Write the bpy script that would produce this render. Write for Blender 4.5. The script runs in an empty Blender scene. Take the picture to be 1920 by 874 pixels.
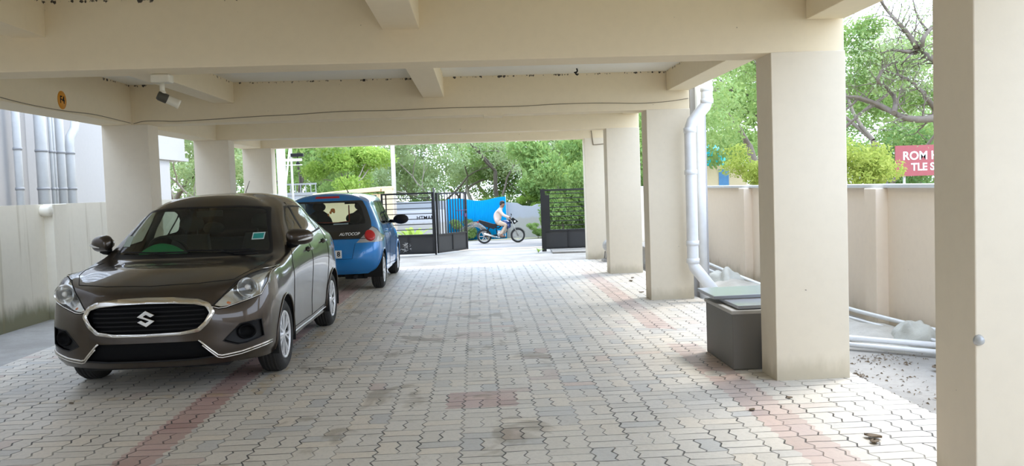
import bpy, bmesh, math, random
import numpy as np
from mathutils import Vector, Matrix
from mathutils.bvhtree import BVHTree
PI = math.pi
SC = bpy.context.scene
COL = SC.collection

# ---------------------------------------------------------------- camera, sky, sun, exposure
EYE = 1.5
FPX, PITCH, ROLL, YAW = 1643.9, .0528, .0353, .0384        # focal length in pixels of the 1920 wide frame
fw = Vector((math.sin(YAW)*math.cos(PITCH), math.cos(YAW)*math.cos(PITCH), -math.sin(PITCH)))
rt = fw.cross(Vector((0, 0, 1))).normalized(); dn = fw.cross(rt)
cr = math.cos(ROLL)*rt + math.sin(ROLL)*dn
cd = -math.sin(ROLL)*rt + math.cos(ROLL)*dn
cam = bpy.data.cameras.new('camera'); camo = bpy.data.objects.new('camera', cam); COL.objects.link(camo)
cam.sensor_width = 36; cam.lens = 36*FPX/1920; cam.clip_start = .05; cam.clip_end = 600
mrot = Matrix((cr, -cd, -fw)).transposed()
camo.matrix_world = Matrix.Translation((0, 0, EYE)) @ mrot.to_4x4()
SC.camera = camo

SKY_STRENGTH = 2.6
SUN_STRENGTH = 1.5
EXPOSURE = 0.84
w = bpy.data.worlds.new('sky'); SC.world = w; w.use_nodes = True
nt = w.node_tree; nt.nodes.clear()
wo = nt.nodes.new('ShaderNodeOutputWorld'); bg = nt.nodes.new('ShaderNodeBackground')
tc = nt.nodes.new('ShaderNodeTexCoord'); sx = nt.nodes.new('ShaderNodeSeparateXYZ')
rp = nt.nodes.new('ShaderNodeValToRGB'); nz = nt.nodes.new('ShaderNodeTexNoise'); mx = nt.nodes.new('ShaderNodeMix')
nt.links.new(tc.outputs['Generated'], sx.inputs[0]); nt.links.new(sx.outputs[2], rp.inputs[0])
rp.color_ramp.elements[0].position = 0.0; rp.color_ramp.elements[0].color = (.64, .765, 1, 1)
rp.color_ramp.elements[1].position = .8; rp.color_ramp.elements[1].color = (.45, .65, 1, 1)
nt.links.new(tc.outputs['Generated'], nz.inputs['Vector']); nz.inputs['Scale'].default_value = 2.2; nz.inputs['Detail'].default_value = 5
mx.data_type = 'RGBA'; nt.links.new(nz.outputs[0], mx.inputs[0]); nt.links.new(rp.outputs[0], mx.inputs[6]); mx.inputs[7].default_value = (.82, .895, 1, 1)
nt.links.new(mx.outputs[2], bg.inputs[0]); bg.inputs[1].default_value = SKY_STRENGTH
nt.links.new(bg.outputs[0], wo.inputs[0])
sl = bpy.data.lights.new('sun', 'SUN'); so = bpy.data.objects.new('sun', sl); COL.objects.link(so)
sl.energy = SUN_STRENGTH; sl.angle = math.radians(16); sl.color = (1, .94, .84)
so.location = (10, 10, 20)
so.rotation_euler = Vector((-.52, -.34, -1)).to_track_quat('-Z', 'Y').to_euler()
SC.view_settings.view_transform = 'Standard'; SC.view_settings.look = 'None'
SC.view_settings.exposure = EXPOSURE; SC.view_settings.gamma = 1; SC.view_settings.use_curve_mapping = False
SC.cycles.max_bounces = 12; SC.cycles.diffuse_bounces = 6; SC.cycles.glossy_bounces = 5
SC.cycles.transparent_max_bounces = 24; SC.cycles.transmission_bounces = 6
SC.cycles.caustics_reflective = False; SC.cycles.caustics_refractive = False
SC.cycles.use_denoising = True; SC.cycles.sample_clamp_indirect = 6

# ---------------------------------------------------------------- material helpers
class NT:
    """tiny expression helper over a node tree"""
    def __init__(s, m): s.m = m; s.t = m.node_tree; s.n = s.t.nodes; s.l = s.t.links
    def new(s, k): return s.n.new(k)
    def put(s, sock, v):
        if isinstance(v, bpy.types.NodeSocket): s.l.new(v, sock)
        else: sock.default_value = v
    def math(s, op, a, b=0., c=0.):
        n = s.new('ShaderNodeMath'); n.operation = op
        s.put(n.inputs[0], a); s.put(n.inputs[1], b); s.put(n.inputs[2], c); return n.outputs[0]
    def ss(s, v, lo, hi):
        n = s.new('ShaderNodeMapRange'); n.interpolation_type = 'SMOOTHSTEP'
        s.put(n.inputs[0], v); s.put(n.inputs[1], lo); s.put(n.inputs[2], hi); return n.outputs[0]
    def mix(s, f, a, b, mode='MIX'):
        n = s.new('ShaderNodeMix'); n.data_type = 'RGBA'; n.blend_type = mode
        s.put(n.inputs[0], f); s.put(n.inputs[6], a if not isinstance(a, tuple) else (*a[:3], 1)); s.put(n.inputs[7], b if not isinstance(b, tuple) else (*b[:3], 1)); return n.outputs[2]
    def noise(s, vec, scale, detail=3, rough=.55, dist=0.):
        n = s.new('ShaderNodeTexNoise'); s.put(n.inputs['Vector'], vec); n.inputs['Scale'].default_value = scale
        n.inputs['Detail'].default_value = detail; n.inputs['Roughness'].default_value = rough; n.inputs['Distortion'].default_value = dist; return n.outputs[0]
    def comb(s, x, y, z):
        n = s.new('ShaderNodeCombineXYZ'); s.put(n.inputs[0], x); s.put(n.inputs[1], y); s.put(n.inputs[2], z); return n.outputs[0]
    def vscale(s, v, sc):
        n = s.new('ShaderNodeMapping'); s.l.new(v, n.inputs[0]); n.inputs['Scale'].default_value = sc; return n.outputs[0]
    def pos(s):      # place in the world, metres
        return s.new('ShaderNodeNewGeometry').outputs['Position']
    def obj(s):
        return s.new('ShaderNodeTexCoord').outputs['Object']
    def xyz(s, v):
        n = s.new('ShaderNodeSeparateXYZ'); s.l.new(v, n.inputs[0]); return n.outputs

def newmat(name):
    m = bpy.data.materials.new(name); m.use_nodes = True
    return m, NT(m), m.node_tree.nodes['Principled BSDF']

def mat(name, col, rough=.6, metal=0., coat=0., var=.12, scale=8., bump=0., spec=None, emit=None, crough=.03):
    """principled material whose colour wanders a little with procedural noise"""
    m, N, b = newmat(name)
    nz = N.noise(N.obj(), scale, 4)
    lo = tuple(c*(1-var) for c in col); hi = tuple(min(1, c*(1+var)) for c in col)
    N.put(b.inputs['Base Color'], N.mix(nz, lo, hi))
    b.inputs['Roughness'].default_value = rough; b.inputs['Metallic'].default_value = metal
    b.inputs['Coat Weight'].default_value = coat; b.inputs['Coat Roughness'].default_value = crough
    if spec is not None: b.inputs['Specular IOR Level'].default_value = spec
    if bump:
        bn = N.new('ShaderNodeBump'); bn.inputs['Strength'].default_value = bump; bn.inputs['Distance'].default_value = .01
        N.put(bn.inputs['Height'], N.noise(N.obj(), scale*4, 3)); N.l.new(bn.outputs[0], b.inputs['Normal'])
    if emit: b.inputs['Emission Color'].default_value = (*emit, 1); b.inputs['Emission Strength'].default_value = 1
    return m

def glass(name, tint, gloss=.02, refl=1.0, alpha=0.):
    m, N, b = newmat(name); N.n.remove(b)
    out = N.n['Material Output']; tr = N.new('ShaderNodeBsdfTransparent'); gl = N.new('ShaderNodeBsdfGlossy'); ms = N.new('ShaderNodeMixShader')
    df = N.new('ShaderNodeBsdfDiffuse'); m2 = N.new('ShaderNodeMixShader')
    nz = N.noise(N.obj(), 5., 2)
    N.put(tr.inputs[0], N.mix(nz, tint, tuple(c*.94 for c in tint))); gl.inputs['Roughness'].default_value = gloss
    gl.inputs[0].default_value = (refl, refl, refl, 1)
    fr = N.new('ShaderNodeFresnel'); fr.inputs[0].default_value = 1.5
    # surface normals may face either way: use |cos| so that both sides reflect alike
    lw = N.new('ShaderNodeLayerWeight'); lw.inputs[0].default_value = .5
    f = N.math('ADD', N.math('MULTIPLY', N.math('POWER', lw.outputs['Facing'], 4.), .8), .05)
    df.inputs[0].default_value = (.6, .65, .6, 1); m2.inputs[0].default_value = alpha
    N.l.new(tr.outputs[0], m2.inputs[1]); N.l.new(df.outputs[0], m2.inputs[2])
    N.put(ms.inputs[0], f); N.l.new(m2.outputs[0], ms.inputs[1]); N.l.new(gl.outputs[0], ms.inputs[2]); N.l.new(ms.outputs[0], out.inputs[0])
    return m

# ---------------------------------------------------------------- mesh helpers
class MB:
    def __init__(s): s.v = []; s.f = []; s.sm = []; s.mi = []
    def add(s, vs, fs, smooth=False, mi=0):
        o = len(s.v); s.v += [tuple(v) for v in vs]
        s.f += [tuple(i+o for i in f) for f in fs]; s.sm += [smooth]*len(fs); s.mi += [mi]*len(fs); return s
    def box(s, x0, x1, y0, y1, z0, z1, M=None, mi=0):
        vs = [(x, y, z) for x in (x0, x1) for y in (y0, y1) for z in (z0, z1)]
        if M: vs = [M @ Vector(v) for v in vs]
        return s.add(vs, [(0, 1, 3, 2), (4, 6, 7, 5), (0, 4, 5, 1), (2, 3, 7, 6), (0, 2, 6, 4), (1, 5, 7, 3)], mi=mi)
    def prism(s, poly, a, b, axis='z', M=None, mi=0, smooth=False):
        """polygon (2-D) extruded from a to b along axis"""
        n = len(poly)
        def P(p, t): return {'z': (p[0], p[1], t), 'y': (p[0], t, p[1]), 'x': (t, p[0], p[1])}[axis]
        vs = [P(p, a) for p in poly]+[P(p, b) for p in poly]
        if M: vs = [M @ Vector(v) for v in vs]
        s.add(vs, [tuple(range(n))[::-1], tuple(range(n, 2*n))], mi=mi)
        o = len(s.v)-2*n
        for i in range(n): s.f.append((o+i, o+(i+1) % n, o+n+(i+1) % n, o+n+i)); s.sm.append(smooth); s.mi.append(mi)
        return s
    def tube(s, pts, r, n=10, caps=True, mi=0, closed=False):
        pts = [Vector(p) for p in pts]; k = len(pts)
        rr = r if isinstance(r, (list, tuple)) else [r]*k
        vs = []; up = None
        for i, p in enumerate(pts):
            a = pts[(i-1) % k] if (i or closed) else p; b = pts[(i+1) % k] if (i < k-1 or closed) else p
            d = (b-a).normalized()
            if up is None: up = d.orthogonal().normalized()
            up = (up-d*up.dot(d)); up = up.normalized() if up.length > 1e-6 else d.orthogonal().normalized()
            q = d.cross(up)
            vs += [p+rr[i]*(math.cos(2*PI*j/n)*up+math.sin(2*PI*j/n)*q) for j in range(n)]
        fs = []
        for i in range(k if closed else k-1):
            i2 = (i+1) % k
            for j in range(n): fs.append((i*n+j, i*n+(j+1) % n, i2*n+(j+1) % n, i2*n+j))
        s.add(vs, fs, True, mi)
        if caps and not closed:
            o = len(s.v)-len(vs)
            s.f.append(tuple(o+j for j in range(n))[::-1]); s.f.append(tuple(o+(k-1)*n+j for j in range(n))); s.sm += [False]*2; s.mi += [mi]*2
        return s
    def lathe(s, prof, n=32, M=None, mi=0, a0=0, a1=2*PI, smooth=True):
        """profile [(r, h)] turned round local z"""
        full = abs(a1-a0-2*PI) < 1e-6; m = n if full else n+1
        vs = [(r*math.cos(a0+(a1-a0)*j/n), r*math.sin(a0+(a1-a0)*j/n), h) for r, h in prof for j in range(m)]
        if M: vs = [M @ Vector(v) for v in vs]
        fs = []
        for i in range(len(prof)-1):
            for j in range(n):
                j2 = (j+1) % m
                fs.append((i*m+j, i*m+j2, (i+1)*m+j2, (i+1)*m+j))
        return s.add(vs, fs, smooth, mi)
    def ball(s, c, r, n=16, m=10, M=None, mi=0):
        r = r if isinstance(r, (list, tuple)) else (r, r, r)
        vs = []; fs = []
        for i in range(m+1):
            t = PI*i/m
            for j in range(n):
                p = 2*PI*j/n; vs.append(Vector((c[0]+r[0]*math.sin(t)*math.cos(p), c[1]+r[1]*math.sin(t)*math.sin(p), c[2]+r[2]*math.cos(t))))
        if M: vs = [M @ v for v in vs]
        for i in range(m):
            for j in range(n): fs.append((i*n+j, (i+1)*n+j, (i+1)*n+(j+1) % n, i*n+(j+1) % n))
        return s.add(vs, fs, True, mi)
    def grid(s, P, smooth=True, mi=0, flip=False, closed=False):
        """P[i][j] rows of points"""
        a, b = len(P), len(P[0]); vs = [p for row in P for p in row]; fs = []
        for i in range(a-1):
            for j in range(b if closed else b-1):
                j2 = (j+1) % b
                q = (i*b+j, i*b+j2, (i+1)*b+j2, (i+1)*b+j); fs.append(q[::-1] if flip else q)
        return s.add(vs, fs, smooth, mi)
    def mesh(s, name, mats):
        me = bpy.data.meshes.new(name); me.from_pydata(s.v, [], s.f); 
        for m in (mats if isinstance(mats, (list, tuple)) else [mats]): me.materials.append(m)
        me.polygons.foreach_set('use_smooth', s.sm); me.polygons.foreach_set('material_index', s.mi); me.update(); return me
    def build(s, name, mats, parent=None, bevel=0, **kw):
        bm = bmesh.new(); me = s.mesh(name, mats); bm.from_mesh(me)
        if bevel or kw.get('fixn', True): bmesh.ops.remove_doubles(bm, verts=bm.verts, dist=1e-5); bmesh.ops.recalc_face_normals(bm, faces=bm.faces)
        bm.to_mesh(me); bm.free()
        o = bpy.data.objects.new(name, me); COL.objects.link(o)
        if parent: o.parent = parent
        if bevel:
            bv = o.modifiers.new('bevel', 'BEVEL'); bv.width = bevel; bv.segments = 2; bv.limit_method = 'ANGLE'; bv.angle_limit = math.radians(40)
        return o

def empty(name, loc=(0, 0, 0), rz=0):
    o = bpy.data.objects.new(name, None); COL.objects.link(o); o.location = loc; o.rotation_euler = (0, 0, rz); o.empty_display_size = .2; return o
def tag(o, label=None, cat=None, group=None, kind=None):
    if label: o['label'] = label
    if cat: o['category'] = cat
    if group: o['group'] = group
    if kind: o['kind'] = kind
    return o
def copy_tree(o, parent=None):
    c = o.copy(); COL.objects.link(c); c.parent = parent
    for ch in list(o.children): copy_tree(ch, c)
    return c
def catmull(pts, n=6, closed=False):
    P = [np.array(p, float) for p in pts]; k = len(P); out = []
    for i in range(k if closed else k-1):
        p1, p2 = P[i], P[(i+1) % k]
        p0 = P[i-1] if (i or closed) else 2*p1-p2
        p3 = P[(i+2) % k] if (i < k-2 or closed) else 2*p2-p1
        for j in range(n):
            t = j/n; out.append(.5*((2*p1)+(-p0+p2)*t+(2*p0-5*p1+4*p2-p3)*t*t+(-p0+3*p1-3*p2+p3)*t**3))
    if not closed: out.append(P[-1])
    return out
# ---------------------------------------------------------------- the setting: materials
def plaster(name, col, dirt_top=None, moss=False, base=False, seed=0.):
    """painted plaster: faint mottling, small specks, optional dark cobweb line along the ceiling, moss at the foot"""
    m, N, b = newmat(name); p = N.pos(); X = N.xyz(p)
    big = N.noise(p, .7, 4); fine = N.noise(p, 14, 4)
    c = N.mix(big, tuple(a*.93 for a in col), col)
    c = N.mix(N.math('MULTIPLY', N.ss(fine, .35, .75), .10), c, tuple(a*.72 for a in col))
    sp = N.noise(N.vscale(p, (9, 9, 9)), 3.1, 1.5)
    c = N.mix(N.ss(sp, .79, .83), c, (.13, .11, .08))
    if dirt_top is not None:
        d = N.math('ABSOLUTE', N.math('SUBTRACT', X[2], dirt_top))
        n1 = N.noise(N.vscale(p, (7, 7, 3)), 2.2, 5, .7)
        wv = N.math('MULTIPLY', N.ss(n1, .50, .66), .022)
        c = N.mix(N.ss(N.math('SUBTRACT', wv, d), 0., .006), c, (.055, .045, .035))
    if moss:
        n2 = N.noise(N.vscale(p, (1, 1, .25)), 3.4, 5, .65)
        h = N.math('SUBTRACT', X[2], N.math('MULTIPLY', n2, .42))
        c = N.mix(N.math('MULTIPLY', N.ss(h, .12, -.12), .85), c, (.16, .16, .07))
        st = N.noise(N.vscale(p, (3.5, 3.5, .22)), 2.0, 4, .6)
        c = N.mix(N.math('MULTIPLY', N.ss(st, .56, .72), .35), c, (.33, .28, .15))
    if base:
        n3 = N.noise(N.vscale(p, (1.2, 1.2, .5)), 5, 4, .6)
        h = N.math('SUBTRACT', X[2], N.math('MULTIPLY', n3, .25))
        c = N.mix(N.math('MULTIPLY', N.ss(h, .05, -.10), .45), c, (.36, .31, .20))
    N.put(b.inputs['Base Color'], c); b.inputs['Roughness'].default_value = .75
    bn = N.new('ShaderNodeBump'); bn.inputs['Strength'].default_value = .25; bn.inputs['Distance'].default_value = .008
    N.put(bn.inputs['Height'], N.math('ADD', N.noise(p, 2.5, 3), N.math('MULTIPLY', N.noise(p, 45, 2), .15))); N.l.new(bn.outputs[0], b.inputs['Normal'])
    return m
CREAM = (.84, .725, .52)
M_beam = plaster('cream plaster beam', CREAM, dirt_top=2.868)
M_col = plaster('cream plaster column', (.775, .695, .555), base=True)
M_ceil = plaster('pale ceiling plaster', (.86, .84, .76))
M_wallR = plaster('beige compound wall', (.86, .75, .62), base=True)
M_wallL = plaster('old cream compound wall', (.90, .86, .75), moss=True)
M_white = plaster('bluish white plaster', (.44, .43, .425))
M_coping = mat('skylit coping', (.62, .66, .70), .8)  # blue-white of the skylit wall top put into the colour

def paver_mat():
    m, N, b = newmat('interlocking concrete pavers'); p = N.pos(); X = N.xyz(p)
    U = .245
    x, y = X[0], X[1]
    wob = N.math('MULTIPLY', N.math('SUBTRACT', N.noise(p, 1.3, 3), .5), .035)
    zz = N.math('SUBTRACT', N.math('PINGPONG', N.math('ADD', y, 50.), .0625), .03125)      # tooth of the joints
    zx = N.math('MULTIPLY', zz, .42)
    xs = N.math('ADD', N.math('ADD', x, zx), wob)
    ys = N.math('ADD', y, N.math('MULTIPLY', N.math('SUBTRACT', N.noise(p, 3.5, 2), .5), .03))
    u = N.math('DIVIDE', N.math('ADD', xs, 20.-.01), U); cu = N.math('FLOOR', u); fu = N.math('FRACT', u)
    shift = N.math('MULTIPLY', N.math('FRACT', N.math('MULTIPLY', N.math('SINE', N.math('MULTIPLY', cu, 12.9898)), 43.758)), .35)
    v = N.math('ADD', N.math('DIVIDE', N.math('ADD', ys, 20.), U*.98), shift); cv = N.math('FLOOR', v); fv = N.math('FRACT', v)
    ty = N.math('GREATER_THAN', N.math('FRACT', N.math('MULTIPLY', N.math('ADD', cu, cv), .5)), .25)
    eu = N.math('MINIMUM', fu, N.math('SUBTRACT', 1., fu)); ev = N.math('MINIMUM', fv, N.math('SUBTRACT', 1., fv))
    mu = N.math('ABSOLUTE', N.math('SUBTRACT', fu, .5)); mv = N.math('ABSOLUTE', N.math('SUBTRACT', fv, .5))
    mid = N.math('ADD', N.math('MULTIPLY', ty, mu), N.math('MULTIPLY', N.math('SUBTRACT', 1., ty), mv))
    gap = N.math('MULTIPLY', N.noise(p, 4.2, 3, .6), .022)
    d = N.math('MINIMUM', N.math('MINIMUM', eu, ev), mid)
    d = N.math('SUBTRACT', d, gap)
    joint = N.math('MULTIPLY', N.ss(d, .016, -.004), N.math('ADD', .35, N.math('MULTIPLY', .65, N.ss(N.noise(p, 2.6, 4, .6), .38, .62))))
    half = N.math('GREATER_THAN', N.math('ADD', N.math('MULTIPLY', ty, fu), N.math('MULTIPLY', N.math('SUBTRACT', 1., ty), fv)), .5)
    wn = N.new('ShaderNodeTexWhiteNoise'); wn.noise_dimensions = '3D'; N.l.new(N.comb(cu, cv, half), wn.inputs[0])
    r1 = wn.outputs[0]; rc = N.xyz(wn.outputs[1])
    g = N.mix(r1, (.57, .525, .455), (.66, .615, .54))
    g = N.mix(N.math('MULTIPLY', N.ss(rc[0], .80, .90), .6), g, (.66, .575, .46))          # sandy ones
    g = N.mix(N.math('MULTIPLY', N.ss(rc[1], .84, .92), .55), g, (.42, .43, .43))         # bluish grey ones
    # the red strips and the odd red blocks
    def band(c, lo, hi): return N.math('MULTIPLY', N.math('GREATER_THAN', c, lo), N.math('LESS_THAN', c, hi))
    xr = xs
    red = N.math('MAXIMUM', band(xr, -2.14, -1.895), band(xr, 1.70, 1.965))
    red = N.math('MULTIPLY', red, N.math('GREATER_THAN', N.noise(p, .9, 1), .33))
    red = N.math('MAXIMUM', red, N.math('MULTIPLY', band(xr, -.265, .235), N.math('MULTIPLY', band(y, 5.93, 6.40), .9)))
    red = N.math('MAXIMUM', red, N.math('MULTIPLY', N.math('MULTIPLY', band(xr, -.265, .235), band(y, 8.7, 9.1)), .45))
    red = N.math('MAXIMUM', red, N.math('MULTIPLY', band(y, 16.3, 16.7), .6))
    red = N.math('MAXIMUM', red, N.math('MULTIPLY', N.ss(rc[2], .965, .97), .5))
    rcol = N.mix(r1, (.36, .19, .165), (.50, .30, .27))
    g = N.mix(N.math('MULTIPLY', red, N.math('SUBTRACT', .86, N.math('MULTIPLY', N.ss(x, -1., 1.6), .28))), g, rcol)
    # worn yellow bay line
    yl = N.math('MAXIMUM', N.math('MULTIPLY', band(x, -1.80, -1.68), band(y, 6.66, 15.)), N.math('MULTIPLY', band(y, 6.62, 6.74), band(x, -4.0, -1.68)))
    yl = N.math('MULTIPLY', yl, N.ss(N.noise(p, 5.5, 4, .7), .44, .60))
    g = N.mix(N.math('MULTIPLY', yl, .6), g, (.52, .36, .15))
    # dust and brown stains
    g = N.mix(N.math('MULTIPLY', N.ss(N.noise(p, .55, 4, .6), .42, .68), .45), g, (.65, .59, .49))
    st = N.noise(N.vscale(p, (1, .8, 1)), 1.9, 4, .6, .6)
    g = N.mix(N.math('MULTIPLY', N.math('MULTIPLY', N.ss(st, .565, .66), band(x, -1.7, .6)), .62), g, (.24, .19, .12))
    g = N.mix(N.math('MULTIPLY', N.ss(N.noise(p, 30, 4, .7), .40, .75), .20), g, (.20, .19, .165))
    # paler towards the right edge and the far end
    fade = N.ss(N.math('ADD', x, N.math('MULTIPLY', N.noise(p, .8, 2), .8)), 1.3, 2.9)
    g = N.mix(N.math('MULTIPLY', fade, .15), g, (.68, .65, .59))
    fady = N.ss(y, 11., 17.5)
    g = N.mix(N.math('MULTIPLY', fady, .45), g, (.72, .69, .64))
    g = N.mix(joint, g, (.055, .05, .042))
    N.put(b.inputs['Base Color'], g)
    N.put(b.inputs['Roughness'], N.math('ADD', .34, N.math('MULTIPLY', N.noise(p, 3, 3), .3)))
    bn = N.new('ShaderNodeBump'); bn.inputs['Strength'].default_value = .9; bn.inputs['Distance'].default_value = .012
    tilt = N.math('MULTIPLY', r1, .35)
    hgt = N.math('ADD', N.math('ADD', N.math('MULTIPLY', joint, -1.), tilt), N.math('MULTIPLY', N.noise(p, 60, 3), .12))
    N.put(bn.inputs['Height'], hgt); N.l.new(bn.outputs[0], b.inputs['Normal'])
    return m
M_paver = paver_mat()
def ground_mat(name, c1, c2, sc=1.2, bump=.4):
    m, N, b = newmat(name); p = N.pos()
    c = N.mix(N.ss(N.noise(p, sc, 5, .6), .35, .68), c1, c2)
    c = N.mix(N.math('MULTIPLY', N.ss(N.noise(p, sc*22, 4, .7), .5, .75), .35), c, tuple(a*.55 for a in c1))
    N.put(b.inputs['Base Color'], c); b.inputs['Roughness'].default_value = .85
    bn = N.new('ShaderNodeBump'); bn.inputs['Strength'].default_value = bump; bn.inputs['Distance'].default_value = .01
    N.put(bn.inputs['Height'], N.noise(p, sc*12, 5, .7)); N.l.new(bn.outputs[0], b.inputs['Normal'])
    return m
M_conc = ground_mat('dusty cement ground', (.27, .255, .23), (.37, .355, .33))
M_sand = ground_mat('sandy apron', (.36, .285, .22), (.43, .345, .27), .8)
M_road = ground_mat('pale road', (.28, .26, .25), (.34, .315, .30), .7)
M_soil = ground_mat('dry soil', (.34, .30, .22), (.26, .28, .15), .6)

# ---------------------------------------------------------------- the setting: building
TL = .0305                                              # the cross beams run a touch askew to the drive
rows = [3.67, 6.26, 10.92, 14.35, 17.26]
XL0, XL1, XR0, XR1 = -4.48, -3.93, 2.16, 2.71
ZB, ZS, ZC = 2.40, 2.63, 2.88
def struct(o, name_label=None): o['kind'] = 'structure'; return o
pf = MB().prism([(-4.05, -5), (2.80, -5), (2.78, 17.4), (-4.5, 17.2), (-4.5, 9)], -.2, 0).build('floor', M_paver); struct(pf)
struct(MB().prism([(2.80, -5), (4.6, -5), (4.6, 21), (2.78, 17.4)], -.25, -.02).build('side_ground', M_conc))
struct(MB().prism([(-4.05, -5), (-4.5, 9), (-4.5, 17.2), (-6.2, 21), (-6.2, -5)], -.25, -.02).build('side_ground', M_conc))
def shift_y(x, y): return y+TL*x
for i, yb in enumerate(rows):
    P = [(-5.0 if False else XL0, shift_y(XL0, yb)), (XR1+(.0), shift_y(XR1, yb)), (XR1, shift_y(XR1, yb)+.34), (XL0, shift_y(XL0, yb)+.34)]
    struct(MB().prism(P, ZB, ZC+.05).build('cross_beam', M_beam, bevel=.006))
def column(x0, x1, y0, dy=.34, top=ZB+.005):
    return struct(MB().box(x0, x1, y0, y0+dy, -.02, top).build('column', M_col, bevel=.006))
for yb in rows:
    column(XR0, XR1, shift_y(XR0, yb)-.004)
    # the columns of the right side run on past the beam, as the photograph shows
for yb in rows[1:]:
    column(XL0, XL1, shift_y(XL0, yb)-.004)
segs = [(-5.0, shift_y(0, rows[0])+.0)]+[(rows[i]+.30, rows[i+1]+.05) for i in range(4)]
for a, b_ in segs:
    struct(MB().box(-4.48, -4.12, a, b_, ZB+.004, ZC+.05).build('edge_beam', M_beam, bevel=.006))
    struct(MB().box(2.42, XR1-.004, a, b_, ZS, ZC+.05).build('edge_beam', M_beam, bevel=.006))
    if a < 9.5:
        struct(MB().box(-.62, -.36, a, b_, ZS, ZC+.05).build('ceiling_beam', M_beam, bevel=.005))
        struct(MB().box(-3.13, -2.90, a, b_, ZS, ZC+.05).build('ceiling_beam', M_beam, bevel=.005))
struct(MB().box(-4.47, 2.70, -5.0, 17.75, ZC, ZC+.16).build('ceiling', M_ceil))
# the storey above, unseen, its height chosen for the shade it casts at the sides
struct(MB().box(-4.45, 2.69, -4.9, 17.7, ZC+.16, 4.3).build('shade_storey', M_white))
struct(MB().box(-4.48, 2.71, -5.2, -4.95, -.1, ZC+.1).build('light_block_wall', M_beam))  # unseen wall behind the camera, added to darken the deck
# left compound wall with pilaster, right compound wall
lw = MB().box(-5.85, -5.62, -3, 21.5, -.2, 1.485)
struct(lw.build('wall_left', M_wallL))
struct(MB().box(-5.64, -5.50, 11.6, 12.0, -.2, 1.485).build('wall_pilaster', M_wallL, bevel=.01))
struct(MB().box(-5.64, -5.50, 7.2, 7.6, -.2, 1.485).build('wall_pilaster', M_wallL, bevel=.01))
struct(MB().box(4.02, 4.22, -3, 24.0, -.2, 1.36).build('wall_right', M_wallR))
struct(MB().box(3.98, 4.26, -3, 24.0, 1.36, 1.392).build('trim_1', M_coping))
for y0 in (4.4, 8.45, 12.7, 16.6, 20.4):
    struct(MB().box(3.90, 4.04, y0, y0+.26, -.2, 1.358).build('wall_pilaster', M_wallR, bevel=.01))
# ---------------------------------------------------------------- motor car builder
def paint(name, col, metallic=.75, rough=.34):
    m, N, b = newmat(name); p = N.obj()
    fl = N.noise(p, 420., 1)
    c = N.mix(fl, tuple(a*.86 for a in col), tuple(min(1, a*1.12) for a in col))
    dust = N.ss(N.noise(p, 2.2, 5, .6), .45, .8)
    c = N.mix(N.math('MULTIPLY', dust, .07), c, (.45, .42, .36))
    N.put(b.inputs['Base Color'], c); b.inputs['Metallic'].default_value = metallic; b.inputs['Roughness'].default_value = rough
    b.inputs['Coat Weight'].default_value = 1.; b.inputs['Coat Roughness'].default_value = .035; b.inputs['Coat IOR'].default_value = 1.45
    return m
M_brown = paint('grey brown metallic paint', (.052, .039, .029))
M_blue = paint('bright blue metallic paint', (.004, .20, .56), .3, .35)
M_black = mat('black plastic', (.008, .008, .009), .5, scale=30, spec=.3)
M_mesh = mat('matt black grille', (.004, .004, .0045), .7, spec=.12)
M_under = mat('underbody black', (.010, .010, .010), .9)
M_chrome = mat('chrome', (.72, .70, .66), .12, 1., var=.03)
M_refl = mat('lamp reflector', (.90, .90, .89), .18, .8, var=.05)
M_tyre = mat('tyre rubber', (.022, .021, .020), .8, scale=20, bump=.3)
M_cap = mat('silver hubcap', (.78, .79, .81), .32, .4)
M_seat = mat('dark seat fabric', (.045, .045, .045), .8)
M_seatw = mat('dark headrest fabric', (.035, .04, .036), .7)
M_glassc = glass('green tinted car glass', (.74, .80, .74), refl=.9)
M_glassw = glass('windscreen glass', (.62, .70, .62), refl=.9)
M_glassd = glass('dark tinted car glass', (.24, .28, .26), refl=.9)
M_lens = glass('clear lamp lens', (.90, .92, .92), refl=1.)
M_amber = mat('amber lamp', (.75, .20, .03), .3, coat=1)
M_redlamp = mat('red lamp', (.50, .004, .006), .3, coat=.4, var=.2, scale=30)
M_whitep = mat('white plastic', (.80, .80, .78), .35)
M_seam = mat('shut line shadow gap', (.006, .006, .006), .9)

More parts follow.
